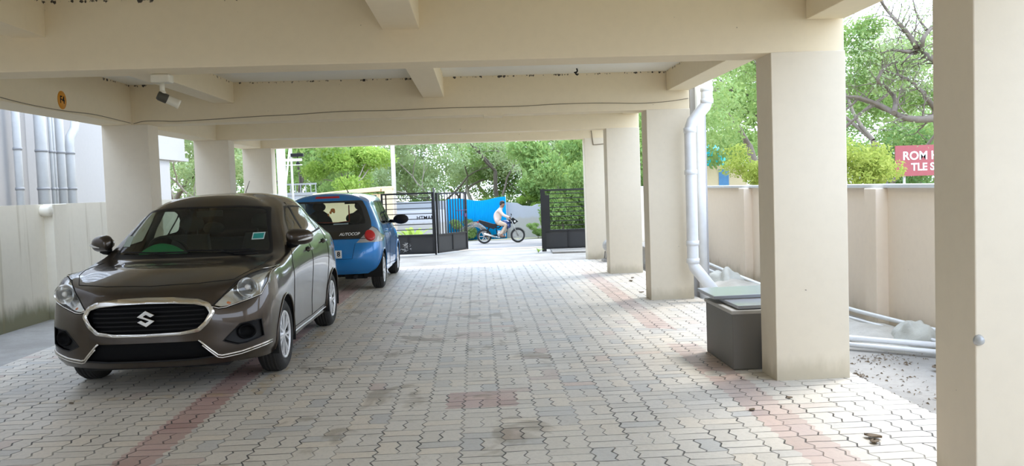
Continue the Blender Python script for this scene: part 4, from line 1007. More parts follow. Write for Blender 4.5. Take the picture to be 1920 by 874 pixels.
q = MB(); q.box(0, .66, 0, .50, 0, .028); o = q.build('cover_slab', M_slab, bevel=.004); o.location = (2.01, 6.75, .478); o.rotation_euler = (0, 0, .02); tag(o, 'grey stone slab lying on the near half of the grey box', 'slab')
q = MB(); q.box(0, .70, 0, .46, 0, .028); o = q.build('cover_slab', M_slab, bevel=.004); o.location = (1.92, 7.12, .512); o.rotation_euler = (math.radians(2), 0, .05); tag(o, 'grey stone slab lying on the far half of the grey box, overhanging its edge', 'slab')
def hpipe(pts, r, label, name='loose_pipe'):
    q = MB(); q.tube(pts, r, 14); o = q.build(name, M_pvcw); tag(o, label, 'pipe', 'loose white pipes lying by the right wall'); return o
hpipe([(2.90, 7.79, .075), (3.22, 7.48, .075), (3.86, 6.90, .075)], .024, 'white pipe lying aslant the cement strip, nearer the drive than the thin ones')
hpipe([(2.90, 7.70, .028), (3.22, 7.40, .028), (3.86, 6.82, .028)], .022, 'white pipe lying directly under the aslant one on the cement strip')
hpipe([(3.72, 9.6, .14), (3.80, 8.7, .12), (3.90, 7.75, .12), (3.93, 7.1, .14)], .021, 'thin white pipe sloping along the foot of the right wall')
hpipe([(3.64, 9.6, .07), (3.71, 8.7, .06), (3.80, 7.75, .06), (3.82, 7.1, .08)], .015, 'thinnest white pipe lying below the sloping one at the right wall')
hpipe([(3.72, 14.9, .16), (3.70, 13.0, .12), (3.70, 11.2, .09), (3.76, 9.9, .05)], .024, 'white pipe along the right wall beyond the downpipe')
hpipe([(3.62, 14.9, .11), (3.58, 13.0, .08), (3.60, 11.2, .05), (3.66, 9.9, .02)], .020, 'thinner white pipe on the drive side of the one beyond the downpipe')
M_rub = ground_mat('cement rubble', (.44, .41, .35), (.58, .55, .49), 2.2)
def heap(cx_, cy_, rx, ry, hgt, name, label, m, seed, cat='heap', kind='stuff', jag=.25):
    r_ = random.Random(seed); q = MB(); n = 26; k = 12; P = []
    from mathutils import noise as mn
    for i in range(k+1):
        t = i/k; row = []
        for j in range(n):
            a = 2*PI*j/n; rr_ = math.sin(t*PI/2)
            f = 1+jag*mn.noise(Vector((math.cos(a)*1.7+seed, math.sin(a)*1.7, t*2)))
            z = hgt*(math.cos(t*PI/2)**1.1)*(1+jag*1.4*mn.noise(Vector((math.cos(a)*t*3, math.sin(a)*t*3+seed, 3))))
            row.append((cx_+rx*rr_*f*math.cos(a), cy_+ry*rr_*f*math.sin(a), -.03+z))
        P.append(row)
    q.grid(P, closed=True); o = q.build(name, m); tag(o, label, cat, kind=kind); return o
heap(3.64, 8.2, .34, 1.0, .11, 'rubble_heap', 'low heap of cement rubble along the right wall between the near columns', M_rub, 3)
heap(3.55, 12.0, .36, 1.5, .14, 'rubble_heap', 'low heap of cement rubble along the right wall beyond the downpipe', M_rub, 9)
M_sackm = mat('dusty greenish sack', (.50, .50, .45), .8, var=.2, scale=6, bump=.5)
heap(3.80, 7.50, .21, .28, .22, 'cement_sack', 'bulging greenish white sack pressed against the right wall', M_sackm, 12, 'sack', None, .35)
heap(3.50, 12.3, .28, .45, .22, 'cement_sack', 'crumpled grey sack beside the right wall beyond the downpipe', M_sackm, 21, 'sack', None, .4)
# pump by the far column, small valve box between columns
pm = empty('water_pump', (2.52, 16.75, 0)); tag(pm, 'grey round electric pump on a low stand beside the far right column', 'pump')
M_pump = mat('grey pump paint', (.42, .42, .41), .5)
q = MB(); Mp = Matrix.Translation((0, 0, .30)) @ Matrix.Rotation(PI/2, 4, 'X'); q.lathe([(0, -.16), (.08, -.16), (.125, -.13), (.13, 0), (.13, .12), (.10, .16), (0, .16)], 26, Mp); q.build('motor', M_pump, pm)
q = MB(); q.tube([(-.08, -.1, .19), (-.10, -.1, .05)], .012, 6); q.tube([(.08, -.1, .19), (.10, -.1, .05)], .012, 6); q.tube([(-.08, .1, .19), (-.10, .1, .05)], .012, 6); q.tube([(.08, .1, .19), (.10, .1, .05)], .012, 6); q.box(-.15, .15, -.16, .16, .0, .05); q.box(-.05, .04, -.05, .05, .42, .46); q.build('stand', M_conc, pm)
q = MB(); q.box(2.90, 3.6, 15.0, 16.2, -.02, .32); q.box(2.86, 3.64, 14.95, 16.25, .32, .38); o = q.build('tank_cover', M_conc, bevel=.01); tag(o, 'low cement tank with pale top between the far right columns', 'tank')
q = MB(); q.tube([(2.84, 14.90, .14), (3.2, 14.6, .03), (3.5, 14.3, .02)], .04, 10); o = q.build('grey_pipe', M_rail); tag(o, 'short grey pipe lying before the low cement tank', 'pipe')

# ================================================================ fittings on the beams
cc = empty('security_camera', (-2.24, 6.50, 2.40)); tag(cc, 'white security camera hanging under the front beam', 'camera')
M_cream2 = mat('cream plastic', (.66, .62, .50), .45)
q = MB(); q.box(-.075, .06, -.055, .055, -.062, 0); q.build('junction_box', M_cream2, cc, bevel=.012)
q = MB(); q.tube([(-.01, 0, -.05), (-.01, 0, -.13)], .018, 12); q.ball((-.01, 0, -.135), .026); q.build('bracket', M_cream2, cc)
ax = Vector((.80, .35, -.42)).normalized(); Mc = Matrix.Translation((-.005, 0, -.165)) @ ax.to_track_quat('Z', 'Y').to_matrix().to_4x4()
q = MB(); q.lathe([(0, -.030), (.022, -.030), (.030, -.02), (.031, .10), (.034, .105), (.034, .12), (.026, .118), (.024, .105), (0, .103)], 22, Mc); q.build('camera_body', M_cream2, cc)
q = MB(); q.lathe([(0, -.045), (.028, -.044), (.035, -.03), (.035, .025), (.031, .03)], 22, Mc); q.build('camera_collar', mat('dark olive rubber', (.05, .045, .03), .6), cc)
# round bay sign
X0 = -4.12
rs = empty('bay_sign', (X0, 9.02, 2.525)); tag(rs, 'round orange sign reading F4 on the left side beam', 'sign')
Msn = Matrix.Rotation(PI/2, 4, 'Y')
q = MB(); q.lathe([(0, 0), (.092, 0), (.092, .004), (0, .004)], 36, Msn); q.build('sign_disc', mat('orange paint', (.78, .33, .02), .55), rs)
tx = text_mesh('F4', .105, M_seam, 'sign_lettering', rs, .0012, bold=.0012); tx.location = (.006, 0, 0); tx.rotation_euler = (PI/2, 0, PI/2)
# cable sagging along the second beam and the side beam
M_wire = mat('brown cable', (.22, .18, .12), .7)
def wire(pts, r, label, name='cable'):
    q = MB(); q.tube([tuple(p) for p in catmull(pts, 6)], r, 6); o = q.build(name, M_wire); tag(o, label, 'cable'); return o
yb = rows[2]
wire([(x, min(shift_y(x, yb)-.012, 99 if x > -3.7 else shift_y(XL0, yb)-.014), z) for x, z in ((-4.09, 2.415), (-3.97, 2.44), (-3.8, 2.44), (-3.6, 2.43), (-3.2, 2.44), (-2.6, 2.462), (-2.2, 2.47), (-1.6, 2.492), (-1.0, 2.486), (-.3, 2.498), (.5, 2.492), (1.1, 2.506), (1.6, 2.502), (2.10, 2.485), (2.45, 2.50), (2.70, 2.53))], .0042, 'thin brown cable sagging along the face of the second cross beam')
wire([(-4.108, y, z) for y, z in ((7.3, 2.46), (8.2, 2.42), (9.0, 2.418), (9.7, 2.44), (10.3, 2.43), (10.72, 2.42))], .0042, 'thin brown cable running along the left side beam under the F4 sign')
wire([(2.30, shift_y(2.3, rows[4])-.02, 2.55), (2.33, shift_y(2.3, rows[4])-.02, 2.30), (2.05+.3, shift_y(2.3, rows[4])-.02, 2.27), (2.60, shift_y(2.3, rows[4])-.02, 2.285)], .008, 'short dark cable at the top of the farthest right column')
q = MB(); q.tube([tuple(p) for p in catmull([(1.24, 10.5, 2.89), (1.25, 10.5, 2.85), (1.23, 10.5, 2.82), (1.255, 10.5, 2.80)], 5)], .009, 6); q.tube([(1.21, 10.5, 2.83), (1.25, 10.5, 2.84)], .008, 6); o = q.build('ceiling_hook', M_seam); tag(o, 'small dark iron hook hanging from the ceiling', 'hook')
q = MB(); Mk = Matrix.Translation((2.158, 3.735, .755)) @ Matrix.Rotation(-PI/2, 4, 'Y'); q.lathe([(.0, .028), (.012, .026), (.018, .018), (.022, .010), (.026, .0), (0, 0)], 20, Matrix.Translation((2.175, 3.735-.002, .755)) @ Matrix.Rotation(PI/2, 4, 'X')); o = q.build('screw_knob', mat('clear grey plastic knob', (.45, .46, .46), .2, coat=1)); tag(o, 'small round grey knob screwed to the edge of the nearest column', 'knob')
q = MB(); q.box(.42, .62, shift_y(.5, rows[3])-.03, shift_y(.5, rows[3])+.3, 2.375, 2.405) if False else q.box(.12, .36, shift_y(.2, rows[2])-.006, shift_y(.2, rows[2])+.34, 2.385, 2.402); struct(q.build('beam_patch', M_beam))
# ================================================================ trees and plants
def leaf_mat(name, c1, c2, trans=.35):
    m, N, b = newmat(name)
    g = N.new('ShaderNodeNewGeometry'); r = g.outputs['Random Per Island']
    big = N.noise(N.pos(), .9, 3)
    c = N.mix(r, c1, c2); c = N.mix(N.math('MULTIPLY', big, .5), c, tuple(a*.62 for a in c1))
    out = N.n['Material Output']; d = N.new('ShaderNodeBsdfDiffuse'); t = N.new('ShaderNodeBsdfTranslucent'); mxs = N.new('ShaderNodeMixShader'); N.n.remove(b)
    N.put(d.inputs[0], c); N.put(t.inputs[0], N.mix(.3, c, (.75, .85, .2))); mxs.inputs[0].default_value = trans
    N.l.new(d.outputs[0], mxs.inputs[1]); N.l.new(t.outputs[0], mxs.inputs[2]); N.l.new(mxs.outputs[0], out.inputs[0]); return m
L_pale = leaf_mat('pale hazy leaves', (.28, .38, .20), (.46, .54, .33))  # haze and overexposure lightened into the leaf colour
L_mid = leaf_mat('mid green leaves', (.17, .30, .10), (.32, .45, .17))
L_dark = leaf_mat('dark green leaves', (.09, .19, .07), (.19, .31, .12))
L_lime = leaf_mat('lime leaves', (.26, .42, .08), (.42, .56, .16), .45)
L_yel = leaf_mat('yellow green leaves', (.26, .34, .07), (.46, .50, .14), .4)
L_fine = leaf_mat('fresh feathery leaves', (.22, .36, .13), (.40, .52, .24), .4)
M_bark = mat('grey brown bark', (.16, .13, .105), .85, var=.3, scale=10, bump=.6)
M_barkp = mat('pale bark', (.34, .30, .25), .85, var=.3, scale=10, bump=.4)

def leaves(name, clusters, n, size, m, seed, narrow=.45, droop=0.):
    r = np.random.RandomState(seed); wts = np.array([c[1][0]*c[1][1]*c[1][2] for c in clusters])**(2/3.); wts /= wts.sum()
    idx = r.choice(len(clusters), n, p=wts); C = np.array([c[0] for c in clusters])[idx]; R = np.array([c[1] for c in clusters])[idx]
    d = r.normal(size=(n, 3)); d /= np.linalg.norm(d, axis=1)[:, None]; rad = r.uniform(.15, 1, n)[:, None]**.55
    P = C+R*d*rad
    a = r.normal(size=(n, 3)); a[:, 2] -= droop; a /= np.linalg.norm(a, axis=1)[:, None]
    b = np.cross(a, r.normal(size=(n, 3))); b /= np.linalg.norm(b, axis=1)[:, None]
    s = size*r.uniform(.6, 1.35, n)[:, None]
    V = np.empty((n, 4, 3)); V[:, 0] = P-a*s; V[:, 1] = P+b*s*narrow; V[:, 2] = P+a*s; V[:, 3] = P-b*s*narrow
    me = bpy.data.meshes.new(name); me.vertices.add(n*4); me.vertices.foreach_set('co', V.reshape(-1)); me.loops.add(n*4); me.loops.foreach_set('vertex_index', np.arange(n*4))
    me.polygons.add(n); me.polygons.foreach_set('loop_start', np.arange(n)*4); me.polygons.foreach_set('loop_total', np.full(n, 4)); me.materials.append(m); me.update(); me.validate(); return me
def limbs(q, p, d, L, r, depth, rnd, ends, spread=.7):
    """a branch that forks"""
    k = 4; pts = [Vector(p)]; rr2 = [r]; d = Vector(d).normalized()
    for i in range(k):
        d = (d+Vector((rnd.gauss(0, .16), rnd.gauss(0, .16), rnd.gauss(0, .10)))).normalized(); pts.append(pts[-1]+d*L/k); rr2.append(r*(1-.42*(i+1)/k))
    q.tube(pts, rr2, 8 if r > .03 else 5, caps=False)
    if depth == 0: ends.append(pts[-1]); return
    for i in range(rnd.choice((2, 3))):
        nd = (d+Vector((rnd.gauss(0, spread), rnd.gauss(0, spread), rnd.uniform(-.15, .55)))).normalized()
        limbs(q, pts[-1] if i < 2 else pts[2], nd, L*rnd.uniform(.62, .85), rr2[-1]*.8, depth-1, rnd, ends, spread)
TREES = {}
def tree_kind(key, seed, lm, bark, n, lsize, h=2.2, r=.12, crown=1.5, depth=3, fill=.62, narrow=.45, extra=0):
    rnd = random.Random(seed); q = MB(); ends = []
    limbs(q, (0, 0, -.3), (rnd.uniform(-.1, .1), rnd.uniform(-.1, .1), 1), h, r, depth, rnd, ends)
    cl = [(tuple(e+Vector((0, 0, .1))), (fill*rnd.uniform(.7, 1.2), fill*rnd.uniform(.7, 1.2), fill*.62)) for e in ends]
    for i in range(extra): cl.append(((rnd.gauss(0, crown*.5), rnd.gauss(0, crown*.5), h+rnd.uniform(-.3, 1.3)), (fill, fill, fill*.6)))
    TREES[key] = (q.mesh('branches', bark), leaves('foliage', cl, n, lsize, lm, seed, narrow))
tree_kind('pale', 3, L_pale, M_barkp, 9000, .070, h=2.0, extra=8, fill=.75)
tree_kind('mid', 8, L_mid, M_bark, 10000, .070, h=2.0, extra=8, fill=.75)
tree_kind('dark', 15, L_dark, M_bark, 9000, .072, h=1.8, extra=6, fill=.75)
tree_kind('lime', 27, L_lime, M_barkp, 9000, .060, h=1.4, depth=3, extra=5, fill=.50)
tree_kind('airy', 31, L_pale, M_bark, 3600, .052, h=2.6, extra=0, fill=.70)
tree_kind('bushy', 44, L_mid, M_bark, 12000, .055, h=.5, r=.05, depth=2, extra=7, crown=.9, fill=.5)
tree_kind('yellow', 52, L_yel, M_barkp, 7000, .040, h=.7, r=.04, depth=3, extra=5, crown=.9, fill=.34)
tree_kind('fine', 61, L_fine, M_bark, 11000, .042, h=2.0, extra=3, fill=.65)
def tree(kind, x, y, z, s, label, group=None, rz=0., sz=1., name='tree', cat='tree'):
    t = empty(name, (x, y, z), rz); t.scale = (s, s, s*sz); tag(t, label, cat, group)
    b, f = TREES[kind]
    for nme, me in (('branches', b), ('foliage', f)):
        o = bpy.data.objects.new(nme, me); COL.objects.link(o); o.parent = t
    return t
far = 'trees in the belt beyond the road'
rnd = random.Random(77)
belt = [('mid', -19, 50, 1.5), ('airy', -15.5, 47, 1.6), ('pale', -13.5, 52, 1.5), ('mid', -11.5, 46, 1.3), ('pale', -9.5, 50, 1.5), ('pale', -2.6, 43, 1.15), ('pale', .2, 50, 1.45), ('pale', 1.6, 56, 1.6), ('airy', -8.0, 44, 1.5), ('pale', -6.5, 48, 1.35), ('airy', -4.6, 52, 1.6),
        ('pale', -3.6, 46, 1.1), ('airy', -1.8, 49, 1.5), ('mid', -.6, 54, 1.15), ('airy', .8, 46, 1.4), ('dark', 2.1, 51, 1.25), ('airy', 3.2, 47, 1.5), ('dark', 4.2, 45, 1.25), ('mid', 5.6, 47, 1.6), ('pale', 7.0, 50, 1.7), ('mid', 8.6, 45, 1.6), ('dark', 11, 50, 1.6), ('mid', 14, 47, 1.6), ('pale', 18, 50, 1.7), ('mid', -23, 46, 1.7), ('pale', -27, 52, 1.8), ('mid', 23, 45, 1.7), ('pale', 28, 50, 1.8)]
BL = {'mid': 'mid green leafy tree in the belt beyond the road', 'pale': 'pale hazy green tree in the belt beyond the road', 'airy': 'thin airy tree with sky showing through, beyond the road', 'dark': 'dark green dense tree in the belt beyond the road'}
for k, x, y, s in belt: tree(k, x, y, -.85, s, BL[k], BL[k].replace('tree', 'trees', 1), rnd.uniform(0, 6), rnd.uniform(.85, 1.1))
tree('lime', -4.6, 34, -.4, 1.25, 'bright lime green tree just above the cream building', rz=1.0)
tree('mid', -6.6, 37, -.4, 1.3, 'green tree above the grey railed terrace', rz=2.2)
tree('bushy', 4.1, 34.6, -.75, 1.9, 'dense green bush seen through the bars of the right gate leaf', rz=.4, name='bush', cat='bush', sz=1.2)
for i, (x, y, s_) in enumerate(((-5.5, 42, 1.5), (-4.0, 41.6, 1.3), (-2.4, 42.2, 1.0), (-.9, 41.8, .85), (.6, 42.4, .95), (1.9, 41.6, .85), (3.4, 42.2, 1.5), (5.0, 41.8, 1.6), (6.6, 42.3, 1.6), (-7.2, 42.2, 1.6))):
    tree('bushy', x, y, -.8, s_, 'low green bush in the hedge just behind the wall and fence across the road', 'bushes behind the wall across the road', i*1.3, name='bush', cat='bush')
tree('bushy', 3.35, 33.6, -.75, 1.25, 'lower green bush at the left end of the view through the right gate leaf', rz=2.4, name='bush', cat='bush', sz=1.3)
tree('lime', 5.4, 42.5, -.8, 1.25, 'lime green tree rising above the right gate leaf', rz=2.4)
tree('bushy', 2.6, 38.3, -.8, .36, 'small green bush at the foot of the grey wall right of the motorcycle', rz=.9, name='bush', cat='bush')
tree('lime', 2.9, 41.2, -.5, .62, 'small lime tree peeping over the grey wall beside the right gate', rz=.9)
# right of the house
tree('fine', 6.6, 19.5, -.2, 1.25, 'large fine leaved tree beyond the right wall, between the second and third right columns', rz=.3)
tree('fine', 8.6, 27, -.2, 1.7, 'tall fine leaved tree farther off beyond the right wall', rz=2.0)
tree('mid', 10.5, 33, -.3, 1.7, 'broad mid green tree far beyond the right wall', rz=4.0)
tree('dark', 14.5, 30, -.9, 1.0, 'broad dark green tree far beyond the right wall', rz=4.6)
tree('yellow', 5.75, 18.0, .50, .9, 'yellow green bush above the right wall beside the white downpipe', rz=2.0, name='bush', cat='bush')
tree('yellow', 5.75, 13.6, .72, .85, 'yellow green bush above the right wall between the two nearest columns', rz=1.1, name='bush', cat='bush')
tree('bushy', 6.1, 14.9, .2, .55, 'dark leaved bush above the right wall behind the yellow green bush', rz=3.1, name='bush', cat='bush')
tree('fine', 8.5, 22.5, -.3, 1.2, 'fine leaved tree left of the crooked bare tree', rz=5.0)
tree('airy', 13.6, 28.0, -.3, 1.3, 'pale green tree behind the red signboard', rz=.7)
# left gaps
tree('airy', -8.8, 27, -.3, 1.5, 'thin airy tree showing between the left columns', rz=1.0)
tree('pale', -7.9, 26, -.4, .95, 'low pale green tree showing between the left columns', rz=3.0)
tree('pale', -9.6, 32, -.5, 1.6, 'pale tree far behind the left columns', rz=1.7)
# crooked bare tree right of the drive, trunk hidden by the nearest column
def px(u, v, y):
    d = fw+(u-960)/FPX*cr+(v-437)/FPX*cd; return Vector((0, 0, EYE))+d*(y/d.y)
bt = empty('bare_tree', (9.4, 16.2, 0)); tag(bt, 'crooked half bare tree with dark forking boughs beyond the right wall', 'tree')
q = MB(); ends = []
def bough(pts, y, r0, r1, twigs=True):
    k = len(pts); P = [px(u, v, y+.25*math.sin(i*1.3+u)) for i, (u, v) in enumerate(pts)]; P = [Vector(p)-Vector((9.4, 16.2, 0)) for p in catmull(P, 3)]
    n = len(P); q.tube(P, [r0+(r1-r0)*i/(n-1) for i in range(n)], 8, caps=True)
    if twigs:
        for i in range(2, n, 1):
            d = (P[i]-P[i-1]).normalized(); s_ = 1 if i % 4 else -1
            nd = Vector((d.z*s_*.8+d.x*.4+rnd.gauss(0, .3), rnd.gauss(0, .6), -d.x*s_*.8+d.z*.4+rnd.gauss(0, .3)))
            limbs(q, P[i], nd, rnd.uniform(.18, .40), max(.006, (r0+(r1-r0)*i/n)*.32), 2, rnd, ends, .6)
trunk_top = Vector((9.4, 16.2, 0))
q.tube([(0, 0, -.5), (.02, 0, .8), (-.05, 0, 1.6), (-.2, -.1, 2.5), (-.18, -.1, 3.4)], [.20, .17, .15, .12, .10], 12)
bough([(1800, 218), (1758, 221), (1717, 224), (1684, 216), (1650, 197), (1611, 183), (1585, 181)], 16., .085, .02)
bough([(1676, 212), (1679, 187), (1664, 166), (1646, 153), (1653, 135), (1667, 121), (1683, 115)], 16., .05, .015)
bough([(1785, 130), (1756, 114), (1726, 98), (1715, 82), (1701, 62), (1683, 41), (1665, 21), (1650, 0)], 16., .075, .022)
bough([(1717, 99), (1694, 96), (1671, 94), (1652, 100)], 16., .04, .01)
bough([(1712, 100), (1700, 110), (1690, 122)], 16., .03, .01, False)
bough([(1728, 98), (1731, 73), (1745, 55), (1770, 40)], 16., .05, .02)
bough([(1760, 215), (1749, 199), (1736, 181), (1717, 160), (1697, 146), (1671, 137), (1655, 129)], 16.2, .055, .012)
bough([(1655, 129), (1654, 110), (1648, 82)], 16.2, .02, .007)
bough([(1684, 216), (1650, 203), (1620, 190), (1590, 184)], 16.4, .03, .012)
bough([(1690, 150), (1683, 135), (1676, 100), (1690, 60)], 16.6, .02, .007)
bough([(1740, 60), (1720, 30), (1712, 0)], 16.4, .03, .01)
q.build('branches', M_bark, bt, fixn=False)
cl = [(tuple(e), (.30, .30, .18)) for e in ends]
fo = bpy.data.objects.new('foliage', leaves('foliage', cl, 2600, .032, L_pale, 5)); COL.objects.link(fo); fo.parent = bt
cl = [(tuple(px(u, v, 16.6)-Vector((9.4, 16.2, 0))), (a, a, a*.7)) for u, v, a in ((1600, 70, .45), (1625, 110, .4), (1605, 150, .4), (1700, 190, .38), (1650, 160, .18), (1745, 180, .35), (1630, 50, .35))]
fo = bpy.data.objects.new('foliage', leaves('foliage', cl, 5200, .038, L_mid, 6)); COL.objects.link(fo); fo.parent = bt
# arched pale bough hanging over the road
ab = empty('leaning_tree', (4.9, 42, -.8)); tag(ab, 'pale barked leaning tree with a drooping bough above the right gate', 'tree')
q = MB(); ends = []
def bough2(pts, r0, r1):
    P = [Vector(p)-Vector((4.9, 42, -.8)) for p in catmull([px(u, v, 42) for u, v in pts], 4)]; n = len(P); q.tube(P, [r0+(r1-r0)*i/(n-1) for i in range(n)], 8)
    for i in range(3, n, 3): limbs(q, P[i], (rnd.gauss(0, .5), rnd.gauss(0, .5), rnd.gauss(.2, .5)), .6, .02, 1, rnd, ends)
bough2([(1060, 440), (1052, 400), (1046, 350), (1030, 308)], .14, .10)
bough2([(1024, 309), (1000, 296), (975, 281), (948, 268), (925, 262)], .075, .04)
bough2([(1024, 309), (1042, 298), (1058, 280), (1066, 262)], .06, .03)
bough2([(1046, 345), (1020, 325), (985, 318), (965, 322)], .05, .03)
q.build('branches', M_barkp, ab, fixn=False)
fo = bpy.data.objects.new('foliage', leaves('foliage', [(tuple(e), (.5, .5, .3)) for e in ends], 3500, .06, L_pale, 9)); COL.objects.link(fo); fo.parent = ab
# dry twig shrub by the blue fence, palm-like plant by the gate, weeds
q = MB(); ends = []
for i in range(22):
    a = rnd.uniform(-.4, .6); P = catmull([(0, 0, 0), (-.25+a*.2, rnd.uniform(-.2, .2), .35+.2*rnd.random()), (-.55-a*.3, rnd.uniform(-.3, .3), .62+.2*rnd.random()), (-1.1-a*.4, rnd.uniform(-.3, .3), .50-.3*rnd.random())], 4)
    q.tube([tuple(p) for p in P], [.014-.0009*j for j in range(len(P))], 5)
o = q.build('twigs', M_barkp); o.name = 'dry_shrub'; o.location = (.45, 38.4, -.80); tag(o, 'dry grey shrub of arching twigs in front of the blue sheet fence', 'shrub')
tree('bushy', -.5, 38.6, -.8, .50, 'low pale green bush at the foot of the blue sheet fence', rz=.2, name='bush', cat='bush')
def rosette(x, y, z, n, L, w, label, m, name='broadleaf_plant', tilt=.9, seed=1):
    r_ = random.Random(seed); q = MB()
    for i in range(n):
        a = 2*PI*i/n*2.4+r_.uniform(-.2, .2); e = r_.uniform(.25, tilt); l_ = L*r_.uniform(.7, 1.1); P = []
        for j in range(7):
            t = j/6; rad = l_*t*math.cos(PI/2-e*1.2*(.4+.6*t)); zz = l_*t*math.sin(PI/2-e)*(1-.35*t*t); ww = w*math.sin(PI*min(1, t*.93+.07))**.8
            c = Vector((rad*math.cos(a), rad*math.sin(a), zz)); s_ = Vector((-math.sin(a), math.cos(a), 0))
            P.append([tuple(c-s_*ww+Vector((0, 0, ww*.3))), tuple(c), tuple(c+s_*ww+Vector((0, 0, ww*.3)))])
        q.grid(P)
    o = q.build(name, m, fixn=False); o.location = (x, y, z); tag(o, label, 'plant'); return o
rosette(-1.78, 24.0, -.15, 26, 1.0, .075, 'bright green broadleaf plant behind the bars of the left gate leaf', L_lime, seed=3)
rosette(1.33, 19.6, 0, 14, .16, .014, 'small tuft of green weeds at the foot of the right gate post', L_lime, 'weed_tuft', seed=5)
rosette(2.95, 38.6, -.8, 20, .5, .05, 'leafy green plant at the foot of the grey wall beside the right gate', L_mid, seed=7)
# red signboard beyond the right wall
sg_ = empty('signboard', (10.3, 20.0, 0)); tag(sg_, 'red signboard with white capital letters beyond the right wall', 'sign')
q = MB(); q.box(-.58, 1.15, 0, .04, 1.42, 2.13); q.build('board', mat('faded red board', (.36, .085, .095), .6), sg_)
for x in (-.35, .95):
    q = MB(); q.tube([(x, .07, -.3), (x, .07, 2.1)], .03, 8); q.build('post', M_pole, sg_)
tx = text_mesh('ROM HE', .27, M_whitep, 'sign_lettering', sg_, .002, align='LEFT', bold=.006); tx.location = (-.42, -.004, 1.88); tx.rotation_euler = (PI/2, 0, 0)
tx = text_mesh('TLE S', .24, M_whitep, 'sign_lettering', sg_, .002, align='LEFT', bold=.006); tx.location = (-.22, -.004, 1.62); tx.rotation_euler = (PI/2, 0, 0)
# turquoise water tank and small houses beyond the right wall
q = MB(); Mt = Matrix.Translation((9.75, 36, 2.05)); q.lathe([(0, 0), (.55, 0), (.56, .08), (.53, .12), (.56, .3), (.53, .34), (.56, .55), (.53, .60), (.45, .75), (.2, .82), (.2, .88), (0, .88)], 24, Mt); tk = q.build('water_tank', mat('turquoise tank', (.0, .42, .50), .5)); tag(tk, 'turquoise water tank on a small house beyond the right wall', 'tank')
hs = empty('small_house', (9.7, 36, -.6)); tag(hs, 'small cream house with blue door under the turquoise tank', 'house')
q = MB(); q.box(-1.0, 1.2, -1, 1.5, 0, 2.65); q.build('wall', M_hut, hs)
q = MB(); q.box(.05, .45, -1.03, -.98, 1.2, 2.5); q.build('door', mat('blue door', (.10, .28, .55), .5), hs)
# dead leaves and litter
M_dry = mat('dry brown leaf', (.14, .10, .06), .8, var=.4, scale=20)
def dead_leaf(x, y, s, a, label, grp=None, z=0.):
    q = MB(); P = []
    for i in range(6):
        t = i/5; w_ = .38*math.sin(PI*(t*.92+.04)); P.append([(t-.5, -w_, .16*abs(t-.5)+.10), (t-.5, 0, .02+.12*abs(t-.5)), (t-.5, w_, .14*abs(t-.5)+.14)])
    q.grid(P); o = q.build('dead_leaf', M_dry, fixn=False); o.scale = (s, s, s); o.location = (x, y, z+.002); o.rotation_euler = (0, 0, a); sd = o.modifiers.new('t', 'SOLIDIFY'); sd.thickness = .03
    tag(o, label, 'leaf', grp); return o
def gpt(u, v): 
    d = fw+(u-960)/FPX*cr+(v-437)/FPX*cd; p = Vector((0, 0, EYE))+d*(EYE/-d.z); return p.x, p.y
for (u, v, s, lab) in ((1637, 822, .10, 'dark curled dead leaf on the pavers near the nearest right column'), (1640, 831, .07, 'paler dead leaf lying against the dark curled one'),
                       (1186, 522, .07, 'dark dead leaf on the pavers before the far right column'), (1183, 528, .09, 'second dark dead leaf just before the far right column'), (1203, 549, .07, 'small dead leaf on the pavers near the third right column'), (134, 758, .045, 'tiny dark dead leaf on the pavers before the sedan'),
                       (1757, 657+35, .10, 'dark dead leaf on the cement strip beside the nearest column'), (1410, 770, .05, 'tiny dead leaf on the red paver strip'), (1480, 747, .045, 'tiny dead leaf on the pavers left of the near column')):
    x, y = gpt(u, v); dead_leaf(x, y, s, u*.7, lab)
r_ = random.Random(6)
def litter(name, label, spots):
    q = MB()
    for (u, v, su, sv, n) in spots:
        for i in range(n):
            x, y = gpt(u+r_.gauss(0, su), v+r_.gauss(0, sv)); 
            if x < 2.75: continue
            a = r_.uniform(0, PI); L_ = r_.uniform(.006, .022); w_ = L_*r_.uniform(.15, .45); c_, s_ = math.cos(a), math.sin(a); z = -.018
            q.add([(x-L_*c_, y-L_*s_, z), (x+w_*s_, y-w_*c_, z+r_.uniform(.004, .015)), (x+L_*c_, y+L_*s_, z+.004), (x-w_*s_, y+w_*c_, z+r_.uniform(0, .01))], [(0, 1, 2, 3)])
    o = q.build(name, M_dry, fixn=False); tag(o, label, 'litter', kind='stuff')
litter('leaf_litter', 'scattered dry leaf crumbs and twigs on the cement strip by the right wall', [(1608, 703, 9, 4, 70), (1680, 690, 50, 22, 50), (1720, 740, 35, 30, 40), (1650, 669, 45, 5, 90), (1640, 740, 40, 15, 20)])

